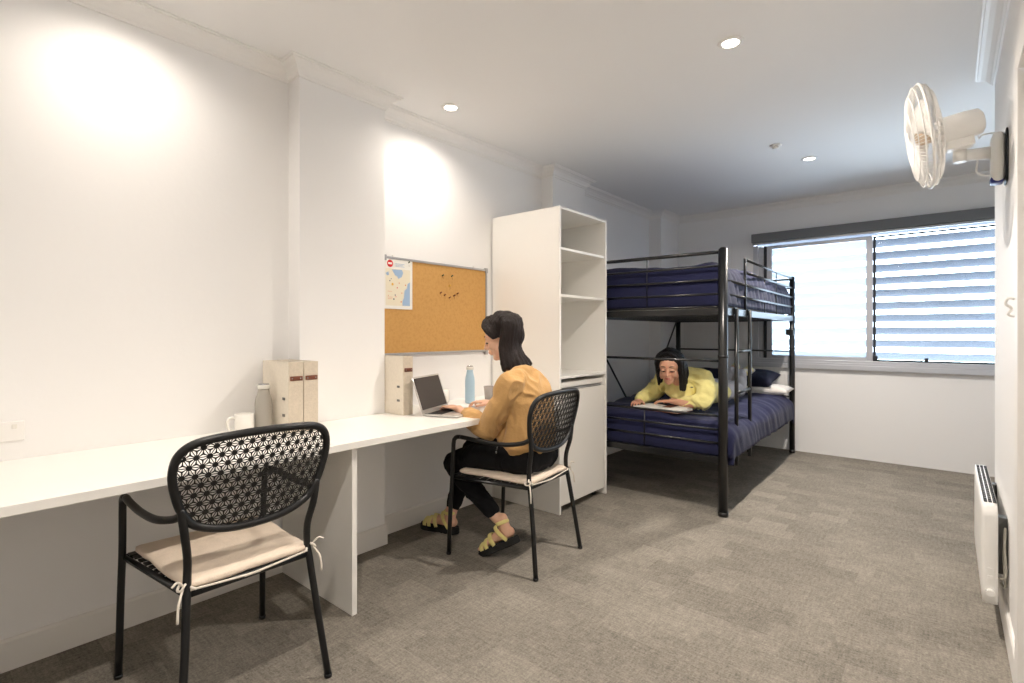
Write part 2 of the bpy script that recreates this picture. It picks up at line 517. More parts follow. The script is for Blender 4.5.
# door in the right wall, only its frame edge shows
d = struct('door_1', (lambda b: (add_box(b, XR + .04, XR + .08, DY0 + .005, DY1 - .005, 0.005, DZ - .005), b)[1])(NB()), M['trim'], bevel=.002)
bm = NB()
for a, b in ((DY0 - .085, DY0), (DY1, DY1 + .085)): add_box(bm, XR - .018, XR, a, b, 0, DZ + .085)
add_box(bm, XR - .018, XR, DY0, DY1, DZ, DZ + .085)
f_ = link_mesh('door_frame', bm, M['trim'], d, bevel=.003)
bm = NB(); cyl(bm, (XR + .04, 1.45, 1.02), (XR - .02, 1.45, 1.02), .01); cyl(bm, (XR - .02, 1.45, 1.02), (XR - .02, 1.57, 1.02), .009)
link_mesh('door_handle', bm, M['steel'], d)

# latch beside the door frame
lt = thing('door_latch', 'small white latch fixed on the wall beside the door frame', 'latch', (XR, 2.40, 1.30))
bm = NB(); add_box(bm, -.006, 0, -.014, .014, -.05, .05); link_mesh('plate', bm, M['trim'], lt, bevel=.003)
bm = NB(); add_tube(bm, spline([(-.006, 0, .03), (-.03, 0, .034), (-.036, 0, .015), (-.022, 0, 0), (-.03, 0, -.02), (-.006, 0, -.03)], 5), .0045)
link_mesh('hook', bm, M['trim'], lt)

# ------------------------------------------------------------------ window
win = NB()
y0, y1 = YB - .012, YB + .10
def wbox(b, x0, x1, z0, z1, ya=y0, yb=y1, mi=0): add_box(b, x0, x1, ya, yb, z0, z1, mi)
wbox(win, WX0, WX0 + .05, WZ0, WZ1 - .11); wbox(win, WX1 - .05, WX1, WZ0, WZ1)
wbox(win, WX0 + .05, WX1 - .05, WZ0, WZ0 + .045); wbox(win, WX0, WX1, WZ1 - .05, WZ1, YB + .02)
wf = struct('window_1', win, M['winalu'], bevel=.003)
bm = NB(); add_box(bm, WX0 - .02, WX1 + .02, YB - .035, YB, WZ0 - .045, WZ0 + .0); add_box(bm, WX0 - .01, WX1 + .01, YB - .018, YB, WZ0, WZ0 + .02)
link_mesh('window_sill', bm, M['winalu'], wf, bevel=.002)
def sash(name, x0, x1, z0, z1, y, th, fw, fmat, gmat):
    b = NB()
    add_box(b, x0, x0 + fw, y, y + th, z0, z1); add_box(b, x1 - fw, x1, y, y + th, z0, z1)
    add_box(b, x0 + fw, x1 - fw, y, y + th, z0, z0 + fw * .7); add_box(b, x0 + fw, x1 - fw, y, y + th, z1 - fw * .7, z1)
    s = link_mesh(name, b, fmat, wf, bevel=.002)
    g = NB(); add_box(g, x0 + fw, x1 - fw, y + th * .4, y + th * .6, z0 + fw * .7, z1 - fw * .7)
    link_mesh('pane', g, gmat, s)
    return s
sash('sliding_sash', 1.115, 2.045, WZ0 + .045, 2.14, YB + .012, .03, .05, M['winalu'], M['frost'])
sash('fixed_sash', 2.045, WX1 - .05, WZ0 + .045, 2.14, YB + .05, .028, .022, M['windark'], M['glass'])
bm = NB(); wbox(bm, WX0 + .05, WX0 + .08, WZ0 + .045, 2.14, YB + .02, YB + .09)
wbox(bm, WX0 + .08, 1.115, WZ0 + .045, 2.14, YB + .03, YB + .06, 0)
link_mesh('jamb_track', bm, M['winalu'], wf, bevel=.002)
bm = NB(); wbox(bm, 1.088, 1.112, WZ0 + .05, 2.14, YB + .004, YB + .028)
link_mesh('jamb_seal', bm, M['windark'], wf)
bm = NB(); add_box(bm, 2.048, 2.085, YB + .0, YB + .03, WZ0 + .047, WZ0 + .10); add_box(bm, 2.43, 2.46, YB + .035, YB + .05, WZ0 + .055, WZ0 + .085)
link_mesh('sash_lock', bm, M['windark'], wf, bevel=.002)

bl = thing('blind_cassette', 'charcoal roller blind cassette running along the top of the window', 'blind', (WX0, YB - .04, 2.15))
bm = NB(); add_box(bm, 0, WX1 - WX0 + .02, -.045, .04, .025, .118); link_mesh('cassette', bm, M['pelmet'], bl, bevel=.006)
bm = NB(); add_box(bm, .005, WX1 - WX0 + .015, -.02, .005, .003, .025); link_mesh('bottom_bar', bm, M['alu'], bl, bevel=.004)

# exterior privacy louvers
lv = thing('louver_screen', 'slatted metal privacy screen standing outside the window', 'screen', (2.1, 6.22, .6))
k = 0; z = 0.62
while z < 2.6:
    bm = NB()
    mx = Matrix.Translation((0, 0, z - .6)) @ Matrix.Rotation(math.radians(-40), 4, 'X')
    add_box(bm, -1.35, 1.4, -.052, .052, -.004, .004, mx=mx)
    link_mesh('slat', bm, M['louver'], lv, bevel=.002); z += .123
for x in (-1.38, 1.41):
    bm = NB(); add_box(bm, x - .02, x + .02, -.06, .06, -.6, 2.1); link_mesh('post', bm, M['louver'], lv)

# ------------------------------------------------------------------ downlights
for (x, y, k, lab) in DOWNLIGHTS:
    t = thing('ceiling_downlight', lab, 'ceiling light', (x, y, CEIL))
    bm = NB(); lathe(bm, [(.036, -.001), (.040, -.007), (.052, -.006), (.056, -.002), (.056, 0), (.036, 0)], n=40)
    link_mesh('trim_ring', bm, M['trim'], t)
    bm = NB(); lathe(bm, [(.037, -.004), (.03, -.0045), (.001, -.005), (.001, -.001), (.037, -.001)], n=32)
    link_mesh('lens', bm, M['bulb'], t)
    ld = bpy.data.lights.new('downlight_lamp', 'SPOT')
    ld.energy = LAMP_W * k; ld.color = LAMP_COL
    ld.spot_size = math.radians(158); ld.spot_blend = 1.0; ld.shadow_soft_size = 0.035
    lo = bpy.data.objects.new('downlight_lamp', ld); COL.objects.link(lo)
    lo.parent = t; lo.location = (0, 0, -.012)
sp = thing('ceiling_sprinkler', 'small round white detector set in the ceiling beside the far downlight', 'sprinkler', (1.64, 4.09, CEIL))  # ceiling sprinkler, simplified to a round base and head
bm = NB(); lathe(bm, [(.04, 0), (.04, -.006), (.034, -.010), (.001, -.010)], n=28); link_mesh('base', bm, M['trim'], sp)
bm = NB(); lathe(bm, [(.024, -.010), (.022, -.022), (.010, -.026), (.001, -.026)], n=24); link_mesh('sprinkler_head', bm, M['trim'], sp)

# ------------------------------------------------------------------ desk
DT = 0.757
dk = thing('long_desk', 'long white built-in worktop running along the wall to the shelf cabinet', 'desk', (0, 0, 0))
bm = NB()
prism(bm, [(.001, YF + .05), (.68, YF + .05), (.68, 2.824), (.001, 2.824), (.001, 1.80), (.12, 1.80), (.12, 1.28), (.001, 1.28)], DT - .030, DT)
link_mesh('worktop', bm, M['lam'], dk, bevel=.002)
for yy in (1.246, -1.3):
    bm = NB(); add_box(bm, .014, .643, yy, yy + .025, .001, DT - .031); link_mesh('support_panel', bm, M['lam'], dk, bevel=.0015)

# ------------------------------------------------------------------ shelf cabinet with bar fridge
CX1, CY0, CY1, CZ = .62, 2.826, 3.447, 2.066
cb = thing('shelf_cabinet', 'tall white open shelf cabinet between the desk and the bunk bed', 'cabinet', (0, 0, 0))
th = .018
bm = NB(); add_box(bm, .014, CX1, CY0, CY0 + th, .001, CZ); link_mesh('side_panel', bm, M['lam'], cb, bevel=.001)
bm = NB(); add_box(bm, .014, CX1, CY1 - th, CY1, .001, CZ); link_mesh('side_panel', bm, M['lam'], cb, bevel=.001)
bm = NB(); add_box(bm, .014, CX1, CY0 + th, CY1 - th, CZ - th, CZ); link_mesh('top_panel', bm, M['lam'], cb, bevel=.001)
bm = NB(); add_box(bm, .014, .026, CY0 + th, CY1 - th, .90, CZ - th); link_mesh('back_panel', bm, M['lam'], cb)
for z in (1.796, 1.478, .925):
    bm = NB(); add_box(bm, .027, CX1 - (.01 if z > 1 else .0), CY0 + th + .001, CY1 - th - .001, z - .018, z); link_mesh('shelf', bm, M['lam'], cb, bevel=.001)
fr = thing('bar_fridge', 'white bar fridge fitted under the shelves of the tall cabinet', 'fridge', (0, 0, 0))
fy0, fy1 = CY0 + th + .008, CY1 - th - .008
bm = NB(); add_box(bm, .06, .565, fy0, fy1, .03, .84); link_mesh('body', bm, M['fridge'], fr, bevel=.004)
bm = NB(); add_box(bm, .06, .600, fy0, fy1, .842, .88); link_mesh('top_cover', bm, M['fridge'], fr, bevel=.006)
bm = NB(); add_box(bm, .568, .612, fy0, fy1, .05, .825); dr = link_mesh('door', bm, M['fridge'], fr, bevel=.005)
bm = NB(); add_box(bm, .585, .613, fy0 + .05, fy1 - .05, .826, .838); link_mesh('handle', bm, M['alu'], dr, bevel=.002)
for x in (.1, .55):
    for y in (fy0 + .05, fy1 - .05):
        bm = NB(); cyl(bm, (x, y, 0.001), (x, y, .03), .018); link_mesh('foot', bm, M['gap'], fr)

# ------------------------------------------------------------------ cork board, map, pins
cbd = thing('cork_board', 'aluminium framed cork pin board on the wall above the desk', 'pin board', (.0, 1.83, 1.08))
W_, H_ = .935, .60
bm = NB(); add_box(bm, .003, .014, .012, W_ - .012, .012, H_ - .012); link_mesh('cork', bm, M['cork'], cbd)
bm = NB()
add_box(bm, .001, .020, 0, W_, 0, .014); add_box(bm, .001, .020, 0, W_, H_ - .014, H_)
add_box(bm, .001, .020, 0, .014, .014, H_ - .014); add_box(bm, .001, .020, W_ - .014, W_, .014, H_ - .014)
link_mesh('frame', bm, M['alu'], cbd, bevel=.002)
for y in (.04, W_ - .004):
    for z in ((H_ - .004, 0) if y > .5 else (H_ - .004,)):
        bm = NB(); add_box(bm, .0, .024, y - .016, y + .008, z - .022, z + .012); link_mesh('corner_cap', bm, M['alu'], cbd, bevel=.003)
for y in (.10, .80):
    bm = NB(); add_box(bm, .001, .012, y, y + .02, H_, H_ + .012); link_mesh('hanging_clip', bm, M['trim'], cbd, bevel=.002)

MAPW, MAPH = .232, .315
mp_o = NB()
add_box(mp_o, 0, .0012, 0, MAPW, 0, MAPH, 0)
def patch(pts, mi, e=.0018):
    A = [mp_o.verts.new((.0012, y, z)) for y, z in pts]; B = [mp_o.verts.new((e, y, z)) for y, z in pts]
    f = mp_o.faces.new(B); f.material_index = mi
    for i in range(len(pts)):
        f = mp_o.faces.new((A[i], A[(i + 1) % len(pts)], B[(i + 1) % len(pts)], B[i])); f.material_index = mi
def disc(y, z, r, mi, e=.0022, n=20): patch([(y + r * math.cos(2 * PI * k / n), z + r * math.sin(2 * PI * k / n)) for k in range(n)], mi, e)
patch([(.03, .02), (.215, .02), (.215, .245), (.03, .245)], 3, .0014)
patch([(.155, .022), (.213, .022), (.213, .17), (.195, .16), (.188, .13), (.170, .115), (.165, .07), (.155, .05)], 2, .0017)
patch([(.075, .24), (.10, .205), (.115, .20), (.125, .185), (.15, .20), (.16, .225), (.15, .243)], 2, .0017)
patch([(.03, .215), (.05, .225), (.055, .205), (.04, .20)], 2, .0017)
disc(.062, .275, .022, 1); 
patch([(.048, .270), (.076, .270), (.076, .281), (.048, .281)], 0, .0026)
for (y, z, r, mi) in ((.06, .17, .004, 4), (.07, .182, .003, 4), (.10, .085, .004, 4), (.115, .13, .004, 1), (.09, .06, .005, 4), (.105, .075, .003, 1),
                      (.13, .16, .004, 5), (.178, .15, .005, 5), (.15, .10, .004, 5), (.145, .045, .005, 5), (.05, .08, .003, 5), (.08, .15, .008, 6)):
    disc(y, z, r, mi, .0021, 10)
for (y, z, l) in ((.045, .105, .03), (.045, .07, .035), (.045, .06, .035), (.10, .26, .07), (.10, .268, .06), (.10, .276, .07)):
    patch([(y, z), (y + l, z), (y + l, z + .0022), (y, z + .0022)], 5 if l < .04 else 2, .002)
mo = link_mesh('map_poster', mp_o, [M['page'], M['red'], M['waterp'], M['landp'], M['greenp'], M['orangep'], M['pinyellow']])
mo.location = (.0165, 1.843, 1.363)
tag(mo, 'printed map sheet with a red round logo pinned on the cork board', 'map')

def pin(y, z, m, lab, g='push pins on the cork board'):
    t = thing('push_pin', lab, 'pin', (.0142, y, z), 0, g)
    bm = NB(); lathe(bm, [(.0055, 0), (.0035, .003), (.003, .010), (.005, .012), (.005, .015), (.001, .0155)], n=12, mx=Matrix.Rotation(math.radians(70), 4, 'Y'))
    link_mesh('pin_head', bm, m, t)
    bm = NB(); cyl(bm, (.001, 0, -.001), (.004, .006, -.022), .0008, n=6); link_mesh('needle', bm, M['pinbrown'], t)
pin(2.331, 1.599, M['pingreen'], 'olive push pin, the left eye of the smiley on the cork board')
pin(2.414, 1.602, M['pingreen'], 'olive push pin, the right eye of the smiley on the cork board')
pin(2.393, 1.534, M['pinyellow'], 'yellow push pin, the nose of the smiley on the cork board')
for y, z, l in ((2.312, 1.482, 'left end of the smile'), (2.348, 1.469, 'second from the left in the smile'), (2.393, 1.455, 'lowest, in the middle of the smile'),
                (2.435, 1.470, 'second from the right in the smile'), (2.466, 1.486, 'right end of the smile')):
    pin(y, z, M['pinbrown'], 'brown push pin on the cork board, ' + l)
pin(2.045, 1.655, M['pingreen'], 'dark push pin holding the top corner of the map sheet')

# ------------------------------------------------------------------ files, mugs, bottles on the desk
def binder(x1, y, w, lab, h=.325, dp=.262):
    t = thing('box_file', lab, 'box file', (x1 - dp, y, DT + .001), 0, 'cream box files on the desk')
    b = .003
    bm = NB()
    add_box(bm, 0, dp - b, 0, b, 0, h); add_box(bm, 0, dp - b, w - b, w, 0, h)
    add_box(bm, 0, b, b, w - b, 0, h); add_box(bm, b, dp - b, b, w - b, 0, b)
    link_mesh('case', bm, M['file'], t, bevel=.0008)
    bm = NB(); add_box(bm, dp - b, dp, 0, w, 0, h); link_mesh('spine', bm, M['filespine'], t, bevel=.001)
    bm = NB(); add_box(bm, b + .002, dp - b - .004, b + .004, w - b - .004, b, h - .012); link_mesh('papers', bm, M['greyin'], t)
    bm = NB(); rbox(bm, dp, dp + .004, .006, w - .004, h * .735, h * .80, .002, seg=(2, 8, 4)); tb = link_mesh('pull_tab', bm, M['leather'], t)
    for yy in (.016, w - .014):
        bm = NB(); add_ell(bm, (dp + .004, yy, h * .768), (.002, .0035, .0035), seg=8, rings=6); link_mesh('rivet', bm, M['steel'], tb)
    for z in (.46, .225):
        bm = NB(); add_box(bm, dp - .055, dp - .033, -.003, .001, h * z, h * z + .012); add_ell(bm, (dp - .036, -.003, h * z + .004), (.005, .003, .004), seg=8, rings=6)
        link_mesh('clasp', bm, M['bracket'], t)
    return t
binder(.300, 1.137, .070, 'cream linen box file next to the grey bottle, first of the pair')
binder(.300, 1.211, .070, 'cream linen box file between its twin and the wall pier')
binder(.283, 1.799, .066, 'cream box file with brown tab standing beside the open laptop', .328, .262)

def mug(x, y, h, r, ang, name, lab, m):
    t = thing(name, lab, 'mug', (x, y, DT + .001), ang)
    bm = NB(); lathe(bm, [(r * .80, 0), (r * .95, .006), (r, .02), (r, h), (r - .004, h), (r - .005, .012), (.001, .010)], n=32); link_mesh('cup', bm, m, t)
    bm = NB(); add_tube(bm, spline([(r - .003, 0, h * .82), (r + .022, 0, h * .84), (r + .030, 0, h * .55), (r + .020, 0, h * .27), (r - .003, 0, h * .22)], 6), .0055, 8)
    link_mesh('handle', bm, m, t)
mug(.155, 1.003, .093, .041, math.radians(-95), 'coffee_mug', 'white coffee mug on the desk beside the grey bottle', M['mug'])
mug(.060, 2.30, .085, .038, math.radians(-60), 'coffee_mug', 'cream mug on the desk behind the open laptop', M['mug'])

def bottle(x, y, s, m, lab):
    t = thing('drink_bottle', lab, 'bottle', (x, y, DT + .001))
    bm = NB(); lathe(bm, [(.030 * s, 0), (.035 * s, .004), (.036 * s, .02), (.036 * s, .13), (.034 * s, .15), (.026 * s, .178), (.0235 * s, .19), (.0235 * s, .20), (.001, .20)], n=36)
    link_mesh('body', bm, m, t)
    bm = NB(); lathe(bm, [(.0265 * s, .20), (.0265 * s, .216), (.025 * s, .218), (.001, .218)], n=32); cp = link_mesh('cap', bm, M['mug'], t)
    bm = NB(); lathe(bm, [(.022 * s, .218), (.022 * s, .223), (.001, .223)], n=28); link_mesh('cap_disc', bm, M['steel'], cp)
    return t
b1 = bottle(.160, 1.087, 1.05, M['btgrey'], 'grey drink bottle on the desk between the mug and the box files')
b2 = bottle(.200, 2.404, .88, M['btblue'], 'pale blue drink bottle on the desk behind the laptop')
b2.scale = (1, 1, 1.09)
gt = thing('glass_tumbler', 'clear glass tumbler on the desk beside the pale blue bottle', 'glass', (.20, 2.585, DT + .001))
bm = NB(); lathe(bm, [(.026, 0), (.034, .095), (.032, .095), (.025, .008), (.001, .008)], n=28); link_mesh('cup', bm, M['tumbler'], gt)

# power outlets on the wall
def outlet(y, z, lab):
    t = thing('power_outlet', lab, 'power outlet', (0, y, z))
    bm = NB(); add_box(bm, 0, .009, -.058, .058, -.036, .036); link_mesh('plate', bm, M['trim'], t, bevel=.003)
    for s in (-.03, .03):
        bm = NB(); add_box(bm, .009, .012, s - .007, s + .007, .010, .026); link_mesh('switch', bm, M['mug'], t, bevel=.001)
outlet(.232, .861, 'white power outlet on the wall above the near end of the desk')

# ------------------------------------------------------------------ laptop
lp = thing('laptop', 'open silver laptop on the desk in front of the seated person', 'laptop', (.385, 1.848, DT + .001), math.radians(21))
LW, LD = .32, .215   # local: hinge along +Y, base towards +X
bm = NB(); rbox(bm, 0, LD, 0, LW, .0, .012, .006, seg=(8, 8, 2)); base = link_mesh('base', bm, M['silver'], lp)
bm = NB()
for i in range(5):
    for j in range(13):
        add_box(bm, .022 + i * .0175, .037 + i * .0175, .022 + j * .0197, .039 + j * .0197, .0118, .0132)
link_mesh('keyboard', bm, M['key'], base)
bm = NB(); add_box(bm, .125, .190, LW / 2 - .05, LW / 2 + .05, .0118, .0124); link_mesh('trackpad', bm, M['alu'], base)
mxl = Matrix.Translation((.004, 0, .010)) @ Matrix.Rotation(math.radians(-19), 4, 'Y')
bm = NB(); rbox(bm, -.006, 0, 0, LW, 0, .214, .003, seg=(2, 8, 8))
for v in bm.verts: v.co = mxl @ v.co
lid = link_mesh('lid', bm, M['silver'], lp)
bm = NB(); add_box(bm, -.0002, .0006, 0.012, LW - .012, .022, .204, mx=mxl); link_mesh('screen', bm, M['screen'], lid)

# ------------------------------------------------------------------ chairs
def back_x(s, z): return .232 + .20 * (z - .6) - .5 * s * s
RIM2 = [(0, .603), (.10, .611), (.18, .640), (.218, .690), (.240, .755), (.248, .815), (.234, .866), (.190, .896), (.10, .907), (0, .910)]
RIM2 = [(a * .97, b) for a, b in RIM2]
RIM2 = RIM2 + [(-s, z) for s, z in RIM2[-2:0:-1]]
RIM = [(p.x, p.y) for p in spline([(a, b, 0) for a, b in RIM2], 6, True)]

def inside(s, z):
    c = False; n = len(RIM)
    for i in range(n):
        (x1, y1), (x2, y2) = RIM[i], RIM[i - 1]
        if (y1 > z) != (y2 > z) and s < (x2 - x1) * (z - y1) / (y2 - y1) + x1: c = not c
    return c
def clampin(s, z):
    if inside(s, z): return (s, z)
    best = None
    for i in range(len(RIM)):
        a = V(RIM[i - 1]); b = V(RIM[i]); ab = b - a
        t = max(0, min(1, (V((s, z)) - a).dot(ab) / ab.length_squared)); p = a + ab * t
        dd = (p - V((s, z))).length
        if best is None or dd < best[0]: best = (dd, p)
    return (best[1].x, best[1].y)

def star_panel():
    bm = NB(); D = .0335; hgt = D * math.sqrt(3) / 2; wv = .0012; br = .0082
    cache = {}
    def vt(p):
        q = clampin(p[0], p[1]); k = (round(q[0], 5), round(q[1], 5))
        if k not in cache: cache[k] = bm.verts.new((back_x(*q), q[0], q[1]))
        return cache[k]
    def tile(A, B, G):
        if not (inside(A[0] * .34 + B[0] * .33 + G[0] * .33, (A[1] + B[1] + G[1]) / 3)): return
        A, B, G = V(A), V(B), V(G)
        ab = (B - A).normalized(); nb = (G - (A + ab * (G - A).dot(ab))).normalized()
        ag = (G - A).normalized(); bg_ = (G - B).normalized()
        P1 = A + ab * br + nb * wv; P2 = B - ab * br + nb * wv
        na = V((-ag.y, ag.x)); na = na if na.dot(B - A) > 0 else -na
        nb2 = V((-bg_.y, bg_.x)); nb2 = nb2 if nb2.dot(A - B) > 0 else -nb2
        P5 = A + ag * br + na * wv; P3 = B + bg_ * br + nb2 * wv
        P4 = G - nb * wv * 2.2
        a, b, g = vt(A), vt(B), vt(G); p = [vt(q) for q in (P1, P2, P3, P4, P5)]
        for f in ([a, b, p[1], p[0]], [b, p[2], p[1]], [b, g, p[3], p[2]], [g, a, p[4], p[3]], [a, p[0], p[4]]):
            u = []
            for v in f:
                if v not in u: u.append(v)
            if len(u) >= 3:
                try: bm.faces.new(u)
                except ValueError: pass
    for j in range(-1, 12):
        for i in range(-9, 10):
            x = i * D + (j % 2) * D / 2; z = .59 + j * hgt
            for up in (1, 0):
                if up: T3 = [(x, z), (x + D, z), (x + D / 2, z + hgt)]
                else: T3 = [(x, z), (x + D / 2, z + hgt), (x - D / 2, z + hgt)]
                G = (sum(p[0] for p in T3) / 3, sum(p[1] for p in T3) / 3)
                for k in range(3): tile(T3[k], T3[(k + 1) % 3], G)
    return bm

def make_chair(label, loc, rz):
    t = thing('metal_armchair', label, 'chair', loc, rz, 'black perforated armchairs at the desk')
    m = M['black']
    bm = NB(); add_tube(bm, [(back_x(s, z), s, z) for s, z in RIM], .0125, 12, True); link_mesh('backrest_rim', bm, m, t)
    p = link_mesh('backrest_panel', star_panel(), m, t)
    sd = p.modifiers.new('solidify', 'SOLIDIFY'); sd.thickness = .002; sd.offset = 0
    for s in (-1, 1):
        bm = NB()
        add_tube(bm, spline([(back_x(.212, .70), s * .214, .70), (.226, s * .203, .62), (.208, s * .190, .54), (.205, s * .190, .47), (.215, s * .195, .41), (.240, s * .208, .25), (.272, s * .232, .012)], 6), .0118, 12)
        add_tube(bm, [(.272, s * .232, .013), (.273, s * .233, 0)], .0135, 12)
        link_mesh('leg', bm, m, t)
        bm = NB()
        add_tube(bm, spline([(-.285, s * .250, .012), (-.272, s * .246, .30), (-.262, s * .244, .45), (-.254, s * .245, .605)], 3) + spline([(-.248, s * .246, .634), (-.229, s * .247, .650), (-.20, s * .248, .654)], 3), .0118, 12)
        add_tube(bm, [(-.285, s * .25, .013), (-.285, s * .25, 0)], .0135, 12)
        link_mesh('leg', bm, m, t)
        bm = NB()
        add_tube(bm, spline([(-.20, s * .248, .654), (-.13, s * .252, .652), (-.02, s * .250, .645), (.10, s * .243, .648), (.18, s * .222, .660), (back_x(.21, .68), s * .209, .680)], 5), .0118, 12)
        link_mesh('armrest', bm, m, t)
    bm = NB()
    add_tube(bm, [(.206, -.19, .432), (.206, .19, .432)], .0115, 12); add_tube(bm, [(-.268, -.245, .425), (-.268, .245, .425)], .0115, 12)
    for s in (-1, 1): add_tube(bm, [(-.264, s * .245, .425), (-.268, s * .236, .425), (.206, s * .19, .432)], .0115, 12)
    link_mesh('seat_frame', bm, m, t)
    bm = NB()
    for i in range(11):
        x = -.25 + i * .044; hw = .228 - .04 * i / 10
        add_box(bm, x - .015, x + .015, -hw, hw, .436, .440)
    link_mesh('seat_slats', bm, m, t)
    bm = NB(); rbox(bm, -.245, .212, -.212, .212, .441, .470, .013, seg=(22, 22, 3), amp=.006, fs=7, puff=.35, seed=loc[1])
    for v in bm.verts:
        f = (v.co.x + .245) / .457; v.co.y *= 1.0 - .06 * f
    cu = link_mesh('seat_cushion', bm, M['cushion'], t)
    for s in (-1, 1):
        bm = NB()
        add_tube(bm, spline([(.19, s * .188, .458), (.218, s * .200, .468), (.222, s * .212, .455), (.200, s * .214, .452), (.192, s * .20, .462), (.222, s * .178, .452), (.218, s * .170, .446)], 5), .004, 6)
        add_tube(bm, spline([(.215, s * .204, .466), (.225, s * .222, .485), (.232, s * .238, .478)], 4), .0035, 6)
        add_tube(bm, spline([(.218, s * .206, .456), (.236, s * .222, .42), (.240, s * .226, .37)], 4), .004, 6)
        link_mesh('tie', bm, M['tie'], cu)
    bm = NB(); add_tube(bm, spline([(.216, -.185, .447), (.219, -.08, .440), (.220, .0, .436), (.219, .09, .441), (.216, .185, .447)], 4), .0035, 6)
    add_box(bm, .214, .222, -.03, .02, .432, .438)
    link_mesh('cushion_cord', bm, M['tie'], cu)
    return t
make_chair('empty black metal armchair with cream cushion at the near part of the desk', (.645, .742, 0), 0)
CH2 = (.757, 2.217, 0); R2 = math.radians(5)
make_chair('black metal armchair that the person in the mustard jumper sits on', CH2, R2)

# ------------------------------------------------------------------ bunk bed
BX0, BX1, BY0, BY1 = .250, 1.425, 3.52, 5.83
bb = thing('bunk_bed', 'black steel bunk bed standing by the window wall', 'bunk bed', (0, 0, 0))
bmt = M['bedmetal']
def post(x, y, r, label=None):
    b = NB(); cyl(b, (x, y, 0.001), (x, y, 1.775), r, n=20); cyl(b, (x, y, 1.775), (x, y, 1.785), r * .9, r * .5, n=20)
    cyl(b, (x, y, 1.05), (x, y, 1.07), r * 1.12, n=20)
    cyl(b, (x, y, .001), (x, y, .03), r * 1.12, n=20)
    p_ = link_mesh('post', b, bmt, bb, smooth=False)
for x in (BX0, BX1):
    post(x, BY0, .030); post(x, BY1, .026)
def rail(name, p, q, r, n=10):
    b = NB(); cyl(b, p, q, r, n=n); return link_mesh(name, b, bmt, bb)
for y in (BY0, BY1):
    rail('end_rail', (BX0, y, 1.757), (BX1, y, 1.757), .0125)
    for z in (1.665, 1.572, 1.478, 1.392): rail('end_rail', (BX0, y, z), (BX1, y, z), .0075)
    rail('end_rail', (BX0, y, 1.03), (BX1, y, 1.03), .009)
    for z in (.662, .570, .480): rail('end_rail', (BX0, y, z), (BX1, y, z), .008)
    b = NB(); cyl(b, (.89, y, 1.39), (.89, y, 1.757), .0028, n=6); cyl(b, (.87, y, .40), (.87, y, .662), .005, n=6); link_mesh('end_spindle', b, bmt, bb)
    for z in (1.335, .345):
        b = NB(); add_box(b, BX0, BX1, y - .014, y + .014, z, z + .045); link_mesh('end_beam', b, bmt, bb, bevel=.003)
for x in (BX0, BX1):
    for z in (1.335, .345):
        b = NB(); add_box(b, x - .014, x + .014, BY0, BY1, z, z + .05); link_mesh('side_beam', b, bmt, bb, bevel=.003)
# guard rails
for z in (1.573, 1.478): rail('guard_rail', (BX1, BY0, z), (BX1, BY1, z), .0095)
for z in (1.763, 1.668): rail('guard_rail', (BX1, 4.06, z), (BX1, BY1, z), .0095)
rail('guard_post', (BX1, 4.06, 1.38), (BX1, 4.06, 1.772), .0105)
for y in (4.67, 5.11): rail('guard_spindle', (BX1, y, 1.38), (BX1, y, 1.68 if y < 5 else 1.763), .0045)
for z in (1.757, 1.668, 1.573, 1.478): rail('guard_rail', (BX0, BY0, z), (BX0, BY1, z), .0095)
# V braces on the wall side
rail('brace', (BX0, BY0 + .2, 1.35), (BX0, 4.72, .38), .0085); rail('brace', (BX0, BY1 - .03, 1.37), (BX0, 4.85, .38), .0085)
# hook at far post
b = NB(); add_box(b, BX1 - .05, BX1 + .02, BY1 - .05, BY1 - .02, 1.19, 1.25); link_mesh('bracket', b, bmt, bb, bevel=.006)
# ladder
ld_ = NB()
lad = None
b = NB()
cyl(b, (BX1 + .028, 3.73, .30), (BX1 + .028, 3.73, 1.385), .0135, n=12)
lad = link_mesh('ladder_rail', b, bmt, bb)
b = NB(); cyl(b, (BX1 + .028, 4.08, .30), (BX1 + .028, 4.08, 1.385), .0135, n=12); link_mesh('ladder_rail', b, bmt, bb)
for z in (1.085, .80, .515): rail('ladder_rung', (BX1 + .028, 3.73, z), (BX1 + .028, 4.08, z), .010)
b = NB()
for y in (3.73, 4.08):
    add_box(b, BX1 + .012, BX1 + .022, y - .014, y + .014, 1.345, 1.392)
    add_box(b, BX1 + .01, BX1 + .04, y - .012, y + .012, .33, .39)
link_mesh('ladder_hook', b, bmt, bb)
# slats under each mattress
for z in (1.343, .352):
    for i in range(14):
        y = BY0 + .12 + i * .158
        b = NB(); add_box(b, BX0 + .012, BX1 - .012, y, y + .05, z, z + .016); link_mesh('slat', b, M['bedmetal'], bb)

mx_ = NB(); rbox(mx_, BX0 + .025, BX1 - .05, BY0 + .075, BY1 - .035, .372, .545, .03, seg=(8, 12, 3)); mo1 = link_mesh('mattress', mx_, M['mattress'])
tag(mo1, 'pale mattress on the lower bunk under the navy quilt', 'mattress')
mx_ = NB(); rbox(mx_, BX0 + .025, BX1 - .05, BY0 + .075, BY1 - .035, 1.362, 1.50, .03, seg=(8, 12, 3)); mo2 = link_mesh('mattress', mx_, M['mattress'])
tag(mo2, 'pale mattress on the upper bunk wrapped by the navy quilt', 'mattress')

